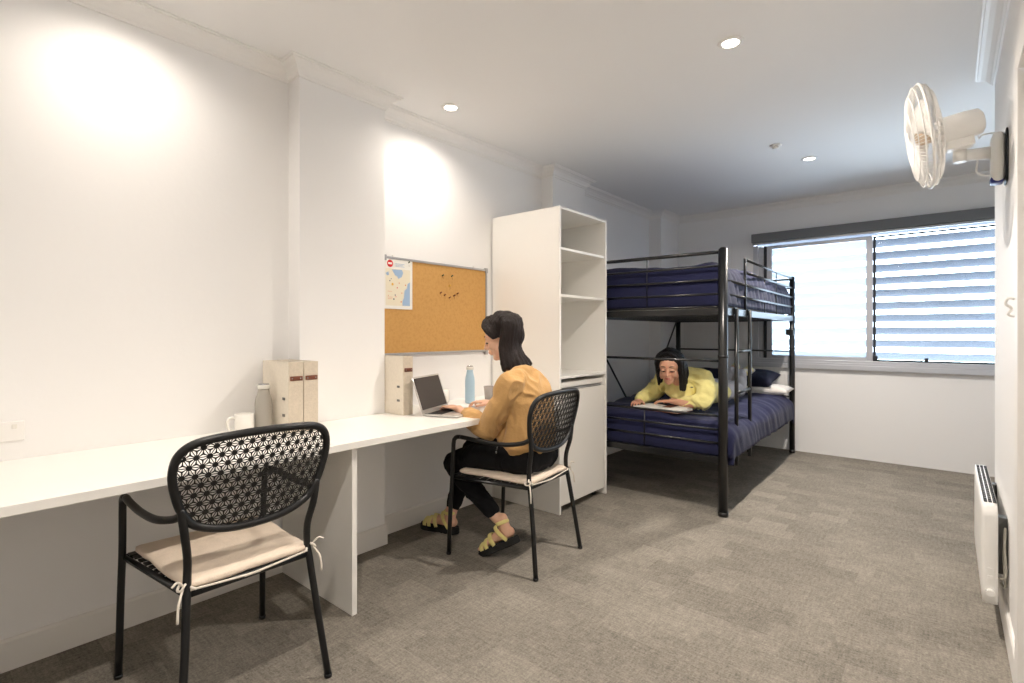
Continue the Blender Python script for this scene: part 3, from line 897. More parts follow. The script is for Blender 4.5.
def quilt(name_label, x0, x1, ya, yb, zt, zb_r, zb_e, side_out, seed, grow=0.0):
    """cover sheet draped over the mattress: top plus hanging side and front edges, closed with thickness"""
    bm = NB(); nu, nv = 60, 90
    # cross-section parameter u: wall edge -> over the top -> down the open side
    def sect(u, y):
        Wt = x1 - x0
        drop = zt - zb_r(y)
        arc = .10
        L1 = .06; L2 = Wt - 2 * arc; L3 = arc * PI / 2; L4 = max(.0, drop - arc)
        tot = L1 + L3 + L2 + L3 + L4
        s = u * tot
        if s < L1: return V((x0, 0, zt - arc - (L1 - s))), V((-1, 0, 0))
        s -= L1
        if s < L3:
            a = s / arc; return V((x0 + arc - arc * math.cos(a), 0, zt - arc + arc * math.sin(a))), V((-math.cos(a), 0, math.sin(a)))
        s -= L3
        if s < L2: return V((x0 + arc + s, 0, zt)), V((0, 0, 1))
        s -= L2
        if s < L3:
            a = s / arc; return V((x1 - arc + arc * math.sin(a), 0, zt - arc + arc * math.cos(a))), V((math.sin(a), 0, math.cos(a)))
        s -= L3
        return V((x1, 0, zt - arc - s)), V((1, 0, 0))
    grid = []
    for j in range(nv + 1):
        y = ya + (yb - ya) * j / nv
        fe = max(0, 1 - (y - ya) / .07); be = max(0, 1 - (yb - y) / .07)
        row = []
        for i in range(nu + 1):
            p, n = sect(i / nu, y)
            e = max(fe, be)
            dz = -(zt - zb_e) * (1 - math.sqrt(max(0, 1 - e * e))) * .45
            sidef = n.x if n.x > 0 else 0
            out = side_out(y) * sidef
            w_ = noise.noise(V((p.x * 2.2 + seed, y * 2.0, p.z * 2))) * .030 + noise.noise(V((p.x * 7, y * 6 + seed, p.z * 3))) * .012
            fold = noise.noise(V((y * 15 + p.z * 9, p.z * 1.5, seed))) * .013 * sidef
            ridge = (1 - abs(noise.noise(V((p.x * 3 + y * 2.2, y * 5 - p.x * 2, seed + 3))) * 2.5)) * .008 * max(0, n.z)
            q = p + n * (w_ * (1 if n.z > .3 else .4) + fold + ridge) + V((out, 0, 0))
            if n.z > .3: q.z += dz
            else: q.z = q.z + dz * .5
            q.y = y
            row.append(bm.verts.new(q))
        grid.append(row)
    for j in range(nv):
        for i in range(nu):
            f = bm.faces.new((grid[j][i], grid[j][i + 1], grid[j + 1][i + 1], grid[j + 1][i])); f.smooth = True
    # hanging flap at the near end
    last = grid[0]; rows = 6
    for r in range(1, rows + 1):
        new = []
        for i, v in enumerate(grid[0]):
            t = r / rows
            q = v.co.copy(); tgt = zb_e
            q.z = v.co.z + (min(tgt, v.co.z) - v.co.z) * t
            q.y = ya - .012 * math.sin(t * PI) + .004 * noise.noise(V((q.x * 9, q.z * 5, seed)))
            new.append(bm.verts.new(q))
        for i in range(nu):
            f = bm.faces.new((last[i], last[i + 1], new[i + 1], new[i])); f.smooth = True
        last = new
    o = link_mesh('quilt', bm, M['navy'])
    sd = o.modifiers.new('solidify', 'SOLIDIFY'); sd.thickness = .022; sd.offset = 1.0
    return tag(o, name_label, 'quilt')
quilt('navy blue quilt spread over the lower bunk under the reading person', BX0 + .015, BX1 + .005, BY0 + .035, BY1 - .25, .60, lambda y: .385, .39,
      lambda y: .035, 1.7)
quilt('navy blue quilt on the upper bunk behind the guard rail', BX0 + .02, BX1 - .035, BY0 + .035, BY1 - .05, 1.685, lambda y: 1.40, 1.395,
      lambda y: 0.012, 5.2)

def pillow(cx, cy, cz, sx, sy, sz, rx, ry, rz, m, label):
    t = thing('pillow', label, 'pillow', (cx, cy, cz)); t.rotation_euler = (rx, ry, rz)
    bm = NB(); nu = 24
    top, bot = {}, {}
    def hh(a, b): return sz * (max(0, (1 - a ** 4) * (1 - b ** 4))) ** .5
    for s, dct in ((1, top), (-1, bot)):
        for i in range(nu + 1):
            for j in range(nu + 1):
                a = -1 + 2 * i / nu; b = -1 + 2 * j / nu
                if s < 0 and (abs(a) == 1 or abs(b) == 1): dct[i, j] = top[i, j]; continue
                pin_ = 1 - .09 * (a * a) * 0 - .10 * (1 - abs(a)) * b * b
                x = a * sx * (1 - .08 * (1 - b * b)) if abs(a) > .0 else 0
                y = b * sy * (1 - .08 * (1 - a * a))
                z = s * hh(a, b) + .01 * noise.noise(V((x * 9 + cx * 5, y * 9, s)))
                dct[i, j] = bm.verts.new((x, y, z))
        for i in range(nu):
            for j in range(nu):
                f = bm.faces.new((dct[i, j], dct[i + 1, j], dct[i + 1, j + 1], dct[i, j + 1])); f.smooth = True
    link_mesh('pillow_case', bm, m, t)
pillow(1.16, 5.60, .650, .30, .19, .055, 0, 0, .03, M['sheet'], 'white pillow lying flat under the navy pillow at the window end')
pillow(1.04, 5.60, .752, .29, .18, .078, math.radians(12), 0, -.05, M['navydark'], 'dark navy pillow on the lower bunk nearest to the ladder side')
pillow(.58, 5.52, .725, .30, .19, .085, math.radians(22), 0, .06, M['navydark'], 'dark navy pillow on the lower bunk nearest to the desk wall')

# the bunk and its bedding stand very slightly askew in the room
BR = Matrix.Translation((1.43, 4.5, 0)) @ Matrix.Rotation(math.radians(1.7), 4, 'Z') @ Matrix.Translation((-1.43, -4.5, 0))
for o in list(COL.objects):
    if o.parent is None and o.name.split('.')[0] in ('bunk_bed', 'mattress', 'quilt', 'pillow'):
        bpy.context.view_layer.update()
        o.matrix_world = BR @ o.matrix_world

# ------------------------------------------------------------------ wall fan
def look_mx(axis, up=V((0, 0, 1))):
    x = axis.normalized(); y = up.cross(x).normalized(); z = x.cross(y)
    return Matrix((x, y, z)).transposed().to_4x4()
fan = thing('wall_fan', 'white oscillating fan mounted on the wall above the panel heater', 'fan', (XR, 2.89, 1.83))
FL = Matrix.Translation((-XR, -2.89, -1.83))
fax = V((-.975, -.12, -.13)).normalized()
FC = V((2.518, 2.75, 2.035))
FM = FL @ Matrix.Translation(FC) @ look_mx(fax)     # local +X = blowing direction
R_ = .212
bm = NB()
for k in range(90):
    a = 2 * PI * k / 90; c, s = math.cos(a), math.sin(a)
    def pp(r, x, tw=0): return FM @ V((x, r * math.cos(a + tw), r * math.sin(a + tw)))
    add_tube(bm, [pp(.03, .052), pp(.10, .049, .10), pp(.17, .038, .16), pp(.203, .020, .19), pp(R_, 0, .2)], .0011, 4)
link_mesh('front_grille', bm, M['fan'], fan)
bm = NB()
for k in range(90):
    a = 2 * PI * k / 90
    add_tube(bm, [FM @ V((x, r * math.cos(a), r * math.sin(a))) for r, x in ((.04, -.052), (.12, -.049), (.175, -.038), (.204, -.020), (R_, 0))], .0011, 4)
link_mesh('rear_grille', bm, M['fan'], fan)
bm = NB()
for r, x, rad in ((R_, 0, .0055), (.17, .038, .0018), (.11, .048, .0018), (.203, .020, .003), (.204, -.020, .003), (.12, -.049, .0018)):
    add_tube(bm, [FM @ V((x, r * math.cos(2 * PI * k / 48), r * math.sin(2 * PI * k / 48))) for k in range(48)], rad, 8, True)
link_mesh('grille_rim', bm, M['fan'], fan)
bm = NB(); lathe(bm, [(.001, .056), (.028, .055), (.040, .050), (.040, .044), (.001, .044)], n=28, mx=FM @ Matrix.Rotation(PI / 2, 4, 'Y'))
link_mesh('front_badge', bm, M['fan'], fan)
bm = NB(); lathe(bm, [(.001, .030), (.022, .028), (.032, .01), (.032, -.03), (.001, -.03)], n=24, mx=FM @ Matrix.Rotation(PI / 2, 4, 'Y'))
link_mesh('hub', bm, M['blade'], fan)
for k in range(3):
    bm = NB(); g = []
    for i in range(7):
        r = .028 + (.180 - .028) * i / 6; row = []
        wd = .35 + .55 * math.sin(PI * min(1, i / 6 * .85 + .12))
        for j in range(7):
            a = 2 * PI * k / 3 + (j / 6 - .5) * 2 * wd * (1 - .25 * i / 6)
            x = (j / 6 - .5) * .050 * (1 - .3 * i / 6)
            row.append(bm.verts.new(FM @ V((x, r * math.cos(a), r * math.sin(a)))))
        g.append(row)
    for i in range(6):
        for j in range(6):
            f = bm.faces.new((g[i][j], g[i + 1][j], g[i + 1][j + 1], g[i][j + 1])); f.smooth = True
    o = link_mesh('fan_blade', bm, M['fan'], fan); sd = o.modifiers.new('s', 'SOLIDIFY'); sd.thickness = .002
bm = NB(); lathe(bm, [(.001, -.046), (.052, -.046), (.058, -.060), (.056, -.14), (.050, -.178), (.036, -.188), (.001, -.190)], n=36,
                 mx=FM @ Matrix.Translation((0, 0, -.008)) @ Matrix.Rotation(math.radians(4), 4, 'Y') @ Matrix.Rotation(PI / 2, 4, 'Y'))
mo_ = link_mesh('motor_housing', bm, M['fan'], fan)
bm = NB(); add_box(bm, -.15, -.062, -.03, .03, -.086, -.050, mx=FM); link_mesh('pivot_neck', bm, M['fan'], fan, bevel=.006)
pj = FL @ V((2.632, 2.80, 1.945)); pr = FL @ V((2.735, 2.885, 1.955))
bm = NB(); cyl(bm, pj + V((0, 0, -.028)), pj + V((0, 0, .035)), .022, n=20); add_tube(bm, [pj, pr], [(.016, .020), (.020, .028)], 14)
link_mesh('arm', bm, M['fan'], fan)
bm = NB(); rbox(bm, -.052, -.008, -.055, .055, 0, .20, .03, seg=(6, 6, 8)); link_mesh('wall_plate', bm, M['fan'], fan)
bm = NB(); rbox(bm, -.010, 0, -.058, .058, -.004, .206, .005, seg=(2, 4, 6)); link_mesh('plate_gasket', bm, M['windark'], fan)
bm = NB(); rbox(bm, -.054, -.012, -.04, .04, -.003, .022, .008, seg=(4, 4, 3)); link_mesh('pull_switch', bm, M['blue'], fan)
bm = NB()
add_tube(bm, spline([FM @ V((-.165, 0, -.03)), FL @ V((2.69, 2.87, 2.02)), FL @ V((2.705, 2.88, 2.035)), FL @ V((2.75, 2.89, 2.035)), FL @ V((2.765, 2.89, 2.02))], 6), .004, 6)
link_mesh('cord', bm, M['fan'], fan); bm = NB()
add_tube(bm, spline([FL @ V((2.69, 2.86, 1.94)), FL @ V((2.685, 2.85, 1.88)), FL @ V((2.71, 2.86, 1.86)), FL @ V((2.735, 2.88, 1.865))], 6), .004, 6)
link_mesh('cord', bm, M['fan'], fan)

# ------------------------------------------------------------------ panel heater
ht = thing('panel_heater', 'white electric panel heater fixed low on the wall under the fan', 'heater', (XR, 2.80, .135))
HL, HH = .82, .40
bm = NB(); rbox(bm, -.082, -.030, 0, HL, 0, HH, .010, seg=(4, 10, 8)); body = link_mesh('casing', bm, M['heater'], ht)
bm = NB()
for i in range(22):
    for j in range(3):
        y = .035 + i * .0345; add_box(bm, -.074 + j * .014, -.063 + j * .014, y, y + .026, HH - .001, HH + .0012)
link_mesh('top_grille', bm, M['gap'], body)
bm = NB()
cyl(bm, (-.056, .002, .05), (-.056, -.016, .05), .013, n=20)
for z in (.10, .13): add_box(bm, -.064, -.048, -.003, .002, z, z + .016)
link_mesh('control_knob', bm, M['heater'], body)
for y in (.09, .70):
    bm = NB(); add_box(bm, -.031, 0, y, y + .05, .10, .33); link_mesh('wall_bracket', bm, M['bracket'], ht, bevel=.002)
bm = NB(); add_tube(bm, spline([(-.03, .04, .10), (-.010, .02, .12), (-.012, .03, .22), (-.010, .05, .30), (-.014, .06, .18), (-.010, .05, .07), (-.02, .10, .06)], 6), .004, 6)
link_mesh('cord', bm, M['cable'], ht)

# ------------------------------------------------------------------ people
def head_bm(bm, mx, s=1.0):
    # skull, jaw, cheeks, nose, ears, lowered eyelids
    A = mx @ Matrix.Scale(s, 4)
    E = lambda c, r, **k: add_ell(bm, c, r, A, **k)
    E((-.016, 0, .038), (.094, .075, .086), seg=24, rings=16)
    E((.028, 0, .018), (.062, .066, .075)); E((.026, 0, -.030), (.060, .057, .075))
    E((.040, 0, -.082), (.040, .036, .032)); E((.066, 0, -.092), (.018, .019, .018))
    for y in (-1, 1):
        E((.050, y * .034, -.026), (.032, .026, .034)); E((.010, y * .055, -.055), (.04, .014, .03))
        E((.070, y * .028, .026), (.018, .028, .010))
        E((-.004, y * .074, -.008), (.018, .008, .030), seg=10)
    for y in (-1, 1): E((.0765, y * .030, .001), (.0125, .0155, .0095), seg=14)
    limb(bm, [A @ V((.084, 0, .016)), A @ V((.095, 0, -.008)), A @ V((.104, 0, -.028))], [.008 * s, .009 * s, .0115 * s], n=8)
    for y in (-1, 1): E((.095, y * .011, -.030), (.010, .007, .007), seg=8)
    E((.082, 0, -.056), (.016, .024, .018))

def face_parts(root, mx, s, eye='down', lipc='lip'):
    A = mx @ Matrix.Scale(s, 4)
    b = NB()
    for y in (-1, 1): add_ell(b, (.0790, y * .030, -.0065), (.0105, .0125, .0050), A, seg=14, rings=10)
    link_mesh('eyes', b, M['iris'], root)
    b = NB()
    for y in (-1, 1): add_tube(b, [A @ V(p) for p in spline([(.081, y * .015, -.004), (.0905, y * .028, -.003), (.088, y * .038, -.004), (.078, y * .048, -.007)], 3)], .0022 * s, 6)
    link_mesh('eyelashes', b, M['iris'], root)
    b = NB()
    for y in (-1, 1): add_tube(b, [A @ V(p) for p in spline([(.0865, y * .014, .026), (.0875, y * .028, .032), (.081, y * .042, .031), (.070, y * .052, .024)], 3)], .0024 * s, 6)
    link_mesh('eyebrows', b, M['brow'], root)
    b = NB()
    add_ell(b, (.0925, 0, -.0530), (.006, .018, .0034), A); add_ell(b, (.0925, 0, -.0595), (.0065, .015, .0042), A)
    link_mesh('lips', b, M[lipc], root)

def hand_bm(bm, wrist, tip, up, thumb_side, curl=.5, s=1.0):
    """palm, four unequal fingers with knuckle bends and a side thumb"""
    x = (V(tip) - V(wrist)).normalized(); z = (V(up) - x * V(up).dot(x)).normalized(); y = z.cross(x)
    W = lambda a, b, c: V(wrist) + (x * a + y * (b * thumb_side) + z * c) * s
    limb(bm, [W(-.02, 0, 0), W(.015, 0, 0), W(.05, 0, .002), W(.082, -.002, .0)], [(.020 * s, .023 * s), (.014 * s, .029 * s), (.0125 * s, .038 * s), (.010 * s, .038 * s)], side=z, n=14)
    for b, L, dx in ((.030, .066, 0), (.0105, .074, .004), (-.0095, .069, .002), (-.029, .054, -.006)):
        a0 = .080 + dx; sp = b * .22
        p = [W(a0 - .02, b, 0)]
        ang = -.15; q = (a0, b, .001)
        p.append(W(*q))
        for seg, (f, da) in enumerate(((.45, curl * .5), (.30, curl * .9), (.25, curl * .7))):
            ang += da
            q = (q[0] + L * f * math.cos(ang), q[1] + sp * f, q[2] - L * f * math.sin(ang)); p.append(W(*q))
        limb(bm, p, [.0088 * s, .0088 * s, .0082 * s, .0076 * s, .0068 * s], n=8, sub=3)
    limb(bm, [W(.012, .020, -.004), W(.035, .042, -.010), W(.060, .056, -.014), W(.082, .058, -.018)], [.013 * s, .0115 * s, .0098 * s, .0082 * s], n=8, sub=3)

def foot_bm(bm, mx):
    """bare foot; local: heel at origin, toes +X, sole z=0"""
    P = lambda *a: mx @ V(a)
    side = mx.to_3x3() @ V((0, 1, 0))
    limb(bm, [P(.022, 0, .03), P(.06, 0, .034), P(.12, 0, .030), P(.17, 0, .022), P(.20, 0, .016)],
         [(.026, .028), (.028, .033), (.033, .028), (.040, .019), (.038, .013)], side=side, n=14)
    limb(bm, [P(.04, 0, .03), P(.045, 0, .07), P(.04, 0, .11)], [(.030, .034), (.028, .034), (.029, .033)], side=side, n=14)
    for i, (y, L, r) in enumerate(((.026, .036, .012), (.007, .034, .0085), (-.009, .030, .008), (-.022, .025, .0075), (-.034, .020, .007))):
        y *= TOE
        limb(bm, [P(.185, y * .9, .014), P(.205, y, .014), P(.205 + L * .7, y * 1.02, .010)], [r, r, r * .9], n=8, sub=3)
TOE = 1

def sandal(root, mx):
    b = NB(); outl = []
    for t_, w1, w2 in ((-.012, .010, .010), (0, .026, .026), (.03, .034, .034), (.10, .034, .036), (.17, .047, .046), (.22, .044, .040), (.248, .026, .022), (.256, .008, .006)):
        outl.append((t_, w1, w2))
    pts = [(a, c) for a, c, _ in outl] + [(a, -d_) for a, _, d_ in reversed(outl)]
    sm = [(p.x, p.y) for p in spline([(a, c, 0) for a, c in pts], 3, True)]
    prism(b, sm, -.034, -.006, mx=mx); 
    for i in range(9): add_box(b, .005 + i * .027, .018 + i * .027, -.030, .030, -.038, -.034, mx=mx)
    sd = link_mesh('sandal', b, M['sole'], root, bevel=.004)
    b = NB(); prism(b, [(x * .97 + .003, y * .93) for x, y in sm], -.006, .002, mx=mx); link_mesh('insole', b, M['sole'], sd)
    def st(pts, w=.0135, ax=(1, 0, 0)):
        b_ = NB(); P3 = spline([mx @ V(p) for p in pts], 6)
        up = mx.to_3x3() @ V(ax)
        add_tube(b_, P3, [(w, .0022)] * len(P3), 8, flat=up)
        link_mesh('strap', b_, M['strap'], sd)
    st([(.205, .044, -.004), (.205, .040, .020), (.205, .0, .036), (.205, -.036, .020), (.205, -.042, -.004)])
    st([(.170, .046, -.004), (.172, .043, .026), (.175, .0, .047), (.172, -.040, .026), (.170, -.046, -.004)])
    st([(.125, .038, -.004), (.135, .037, .035), (.145, .0, .064), (.135, -.034, .035), (.125, -.038, -.004)])
    st([(.040, .032, -.004), (.070, .036, .045), (.085, .026, .080), (.080, 0, .092), (.085, -.026, .080), (.070, -.036, .045), (.040, -.034, -.004)], .012)
    st([(.084, .0, .092), (.070, .028, .091), (.045, .037, .090), (.018, .020, .089), (.011, .0, .089), (.018, -.020, .089), (.045, -.037, .090), (.070, -.028, .091), (.084, .0, .092)], .010, (0, 0, 1))
    bk = NB(); add_box(bk, .048, .066, -.042, -.037, .080, .096, mx=mx); link_mesh('buckle', bk, M['steel'], sd)

def frame_mx(o, x, z):
    x = V(x).normalized(); z = (V(z) - x * V(z).dot(x)).normalized(); y = z.cross(x)
    return Matrix.Translation(V(o)) @ Matrix((x, y, z)).transposed().to_4x4()

def hair_locks(root, mx, s, material, ends, part=0.0, extra=(), voxel=.0045):
    """cap on the skull and locks that fall to the given end points"""
    A = mx @ Matrix.Scale(s, 4)
    b = NB()
    add_ell(b, (-.026, 0, .050), (.100, .083, .086), A, seg=28, rings=18)
    add_ell(b, (-.050, 0, .010), (.074, .084, .090), A, seg=24, rings=16)
    for (az, mid, end, r0, r1) in ends:
        a = math.radians(az)
        top = V((.030 * math.cos(a), .020 * math.sin(a) + part * .3, .128))
        sh = V((-.018 + .096 * math.cos(a), .086 * math.sin(a), .060))
        P0 = A @ top; P1 = A @ sh
        P2 = V(mid); P3 = V(end)
        limb(b, [P0, P1, P2, P3], [r0 * .7, r0, r0, r1], n=8, sub=5)
    for pts, rr in extra: limb(b, [A @ V(p) for p in pts], rr, n=8, sub=5)
    return fuse('hair', b, material, root, voxel, 5, (.0022, 30, (1, 1, .15)))

# ---- the person at the desk
pa = thing('person', 'person with dark shoulder-length hair in a mustard jumper typing at the desk', 'person', (.85, 2.22, .0))
HM = frame_mx((.655, 2.210, 1.192), (-.80, -.50, -.32), (-.27, -.17, .95)); HS = 1.06
legN = [(.87, 2.135, .560), (.66, 2.10, .540), (.41, 2.075, .462)]
shinN = [(.41, 2.075, .462), (.52, 2.085, .350), (.71, 2.105, .200)]
legF = [(.87, 2.30, .560), (.64, 2.31, .545), (.36, 2.27, .500)]
shinF = [(.36, 2.27, .500), (.315, 2.225, .34), (.288, 2.165, .13)]
FN = frame_mx((.822, 2.125, .128), (-.80, -.20, -.46), (-.46, 0, .80))
FF = frame_mx((.325, 2.165, .038), (-.96, -.24, 0), (0, 0, 1))
armN = [(.825, 2.065, .945), (.780, 2.045, .83), (.700, 2.040, .700)]
foreN = [(.700, 2.040, .700), (.59, 2.038, .745), (.470, 2.035, .785)]
armF = [(.755, 2.345, .925), (.725, 2.41, .81), (.675, 2.46, .69)]
foreF = [(.675, 2.47, .69), (.56, 2.42, .745), (.445, 2.355, .785)]
bm = NB()
head_bm(bm, HM, HS)
limb(bm, [(.755, 2.215, 1.02), (.705, 2.215, 1.08), (.668, 2.215, 1.15)], [.055, .050, .050], n=14)
Y_ = (0, 1, 0)
limb(bm, [(.86, 2.217, .56), (.855, 2.217, .66), (.85, 2.217, .78), (.83, 2.217, .88), (.795, 2.217, .97), (.765, 2.217, 1.02)],
     [(.140, .085), (.105, .075), (.105, .075), (.120, .075), (.11, .05), (.05, .045)], side=Y_, n=20)
for p in (legN, legF): limb(bm, p, [.080, .070, .052], n=14)
for p in (shinN, shinF): limb(bm, p, [.050, .046, .030], n=14)
for p in (armN, armF): limb(bm, p, [.034, .036, .034], n=12)
for p in (foreN, foreF): limb(bm, p, [.034, .031, .021], n=12)
limb(bm, [(.82, 2.07, .945), (.785, 2.217, .97), (.755, 2.345, .925)], [.030, .035, .028], n=12)
TOE = 1; foot_bm(bm, FN); TOE = -1; foot_bm(bm, FF)
limb(bm, [shinN[2], FN @ V((.042, 0, .09)), FN @ V((.045, 0, .04))], [.030, .029, .028], n=12)
limb(bm, [shinF[2], FF @ V((.042, 0, .06))], [.031, .030], n=12)
hand_bm(bm, (.465, 2.033, .790), (.30, 2.055, .790), (0, 0, 1), -1, .55, .98)
hand_bm(bm, (.440, 2.352, .790), (.29, 2.275, .787), (0, 0, 1), 1, .55, .98)
fuse('body', bm, M['skin'], pa, .0045, 2)
face_parts(pa, HM, HS)
# jumper
bm = NB()
limb(bm, [(.850, 2.217, .618), (.852, 2.217, .67), (.850, 2.217, .78), (.838, 2.217, .88), (.808, 2.217, .955), (.765, 2.217, .995)],
     [(.186, .118), (.174, .112), (.160, .110), (.160, .112), (.140, .084), (.080, .058)], side=Y_, n=24)
limb(bm, [(.845, 2.065, .945), (.800, 2.217, .970), (.755, 2.345, .925)], [.066, .072, .060], n=14)
limb(bm, [(.835, 2.060, .945), (.785, 2.045, .83), (.700, 2.042, .700)], [.070, .066, .060], n=16)
limb(bm, [(.700, 2.042, .698), (.640, 2.040, .715), (.600, 2.036, .738)], [.062, .062, .056], n=16)
limb(bm, [(.600, 2.036, .738), (.562, 2.034, .756)], [.058, .046], n=14)
limb(bm, [(.755, 2.345, .925), (.725, 2.41, .81), (.675, 2.46, .69)], [.066, .062, .058], n=16)
limb(bm, [(.675, 2.46, .69), (.635, 2.445, .71), (.59, 2.425, .735)], [.058, .054, .042], n=16)
limb(bm, [(.775, 2.217, .645), (.78, 2.217, .74), (.79, 2.217, .82)], [(.16, .10), (.13, .09), (.12, .08)], side=Y_, n=16)
jm = fuse('jumper', bm, M['mustard'], pa, .006, 5, (.009, 9, (1, 1, .7)))
# collar
bm = NB(); add_tube(bm, [(.748 + .058 * math.cos(a) , 2.217 + .062 * math.sin(a), 1.018 + .024 * math.cos(a)) for a in [2 * PI * k / 32 for k in range(32)]], .010, 8, True)
link_mesh('neck_band', bm, M['mustard'], jm)
# trousers
bm = NB()
limb(bm, [(.865, 2.217, .560), (.860, 2.217, .59), (.855, 2.217, .61)], [(.175, .105), (.160, .095), (.140, .085)], side=Y_, n=20)
limb(bm, [(.865, 2.14, .557), (.66, 2.10, .545), (.405, 2.075, .462)], [.098, .084, .066], n=18)
limb(bm, [(.405, 2.075, .462), (.52, 2.085, .350), (.672, 2.10, .238)], [.066, .060, .043], n=16)
limb(bm, [(.865, 2.295, .557), (.64, 2.31, .55), (.36, 2.27, .500)], [.098, .084, .066], n=18)
limb(bm, [(.36, 2.27, .500), (.315, 2.225, .34), (.292, 2.175, .175)], [.066, .060, .045], n=16)
tr = fuse('trousers', bm, M['trousers'], pa, .006, 3, (.005, 9, (1, 1, 1)))
bm = NB(); cyl(bm, (.80, 2.012, .640), (.79, 2.010, .600), .003, n=8); add_ell(bm, (.788, 2.010, .592), (.004, .004, .008)); add_ell(bm, (.801, 2.012, .645), (.005, .004, .005))
link_mesh('zip_pull', bm, M['steel'], tr)
sandal(pa, FN); sandal(pa, FF)
# hair: locks round the head, flaring at the back, falling straight in world
ends = []
UX = V((-.848, -.53, 0)); UY = V((.53, -.848, 0)); HC = V((.655, 2.210, 0))
for az in range(-168, 186, 12):
    if abs(az) < (103 if az > 0 else 100): continue
    a = math.radians(az); f = (abs(az) - 66) / 114        # 0 beside the face, 1 at the back
    d0 = UX * (.020 + .5 * .0 + math.cos(a) * .085) + UY * math.sin(a) * .098
    d1 = UX * (.030 + math.cos(a) * (.100 + .02 * f)) + UY * math.sin(a) * .112
    push = V((.050 * f, .0, 0))
    mid = HC + d0 + push * .6; mid.z = 1.135
    end = HC + d1 + push * 1.45 + V((.010 * f, 0, 0)); end.z = 1.012 + f * .036 + random.uniform(-.008, .008)
    ends.append((az, mid, end, .022, .017))
ex = []
for sg in (-1, 1):
    for t_ in range(4):
        ex.append(([(.044 - .014 * t_, 0, .126), (.072 - .016 * t_, sg * .030, .098), (.064 - .018 * t_, sg * .062, .058), (.036 - .016 * t_, sg * .078, .008)], [.011, .013, .013, .010]))
hr = hair_locks(pa, HM, HS, M['hair'], ends, extra=ex)
rel(pa)

# ---- the person on the lower bunk
pb = thing('person', 'person in a pale yellow sweatshirt lying on the lower bunk reading', 'person', (1.0, 4.3, .62))
HM = frame_mx((.975, 3.775, .955), (.22, -.93, -.24), (.06, -.24, .93)); HS = 1.06
bm = NB()
head_bm(bm, HM, HS)
X_ = (1, 0, 0)
limb(bm, [(.995, 3.90, .85), (.985, 3.86, .885), (.975, 3.82, .91)], [.052, .048, .048], n=14)
limb(bm, [(1.03, 4.50, .72), (1.04, 4.32, .715), (1.04, 4.15, .745), (1.02, 4.00, .79), (1.0, 3.92, .84)],
     [(.130, .070), (.105, .065), (.105, .065), (.11, .065), (.06, .05)], side=X_, n=20)
limb(bm, [(.86, 3.975, .865), (1.01, 3.955, .865), (1.16, 3.965, .865)], [.030, .035, .030], n=12)
aR = [(.855, 3.975, .865), (.775, 3.995, .775), (.705, 3.985, .685)]; fR = [(.705, 3.985, .685), (.70, 3.90, .675), (.705, 3.80, .672)]
aL = [(1.165, 3.965, .86), (1.20, 3.91, .765), (1.205, 3.85, .685)]; fL = [(1.205, 3.85, .685), (1.09, 3.83, .685), (.965, 3.83, .69)]
for p in (aR, aL): limb(bm, p, [.034, .036, .034], n=12)
for p in (fR, fL): limb(bm, p, [.034, .031, .022], n=12)
hand_bm(bm, (.707, 3.805, .678), (.735, 3.68, .668), (0, 0, 1), -1 if False else 1, .6, .95)
hand_bm(bm, (.965, 3.83, .690), (.84, 3.815, .680), (0, 0, 1), -1, .5, .95)
kR, kL = (.98, 4.93, .70), (1.13, 4.92, .70)
hR, hL = (.955, 4.50, .72), (1.115, 4.50, .72)
nR, nL = (1.00, 5.20, .870), (1.085, 5.17, .850)
for h_, k_ in ((hR, kR), (hL, kL)): limb(bm, [h_, [(a + b) / 2 for a, b in zip(h_, k_)], k_], [.078, .068, .05], n=14)
for k_, n_ in ((kR, nR), (kL, nL)): limb(bm, [k_, [(a + b) / 2 for a, b in zip(k_, n_)], n_], [.050, .045, .030], n=12)
fuse('body', bm, M['skin2'], pb, .0045, 2)
face_parts(pb, HM, HS)
bm = NB()
limb(bm, [(1.04, 4.46, .715), (1.04, 4.30, .725), (1.045, 4.15, .750), (1.02, 4.02, .795), (1.0, 3.94, .845)],
     [(.175, .088), (.170, .095), (.170, .105), (.170, .115), (.11, .085)], side=X_, n=24)
limb(bm, [(.855, 3.985, .865), (1.01, 3.965, .875), (1.165, 3.965, .865)], [.070, .078, .070], n=14)
limb(bm, [(.86, 3.985, .865), (.78, 4.00, .775), (.705, 3.985, .70)], [.074, .074, .066], n=16)
limb(bm, [(.705, 3.985, .70), (.700, 3.90, .692), (.703, 3.835, .685)], [.058, .054, .040], n=16)
limb(bm, [(1.16, 3.965, .86), (1.20, 3.92, .78), (1.205, 3.86, .70)], [.074, .076, .068], n=16)
limb(bm, [(1.205, 3.86, .70), (1.12, 3.85, .70), (1.04, 3.845, .695)], [.062, .054, .040], n=16)
limb(bm, [(1.0, 3.93, .80), (.985, 3.90, .745)], [(.13, .07), (.11, .05)], side=X_, n=16)
sw = fuse('sweatshirt', bm, M['yellow'], pb, .006, 4, (.010, 8, (1, 1, 1)))
bm = NB(); add_tube(bm, [(.985 + .056 * math.cos(a), 3.885 + .045 * math.sin(a), .885 + .030 * math.sin(a)) for a in [2 * PI * k / 32 for k in range(32)]], .009, 8, True)
link_mesh('neck_band', bm, M['yellow'], sw)
bm = NB(); rbox(bm, 1.10, 1.12, 3.868, 3.872, .80, .808, .001, seg=(2, 2, 2)); link_mesh('chest_logo', bm, M['greenp'], sw)
bm = NB()
limb(bm, [(1.035, 4.40, .725), (1.035, 4.52, .735)], [(.160, .085), (.165, .098)], side=X_, n=20)
for h_, k_ in ((hR, kR), (hL, kL)): limb(bm, [h_, [(a + b) / 2 for a, b in zip(h_, k_)], k_], [.095, .085, .068], n=16)
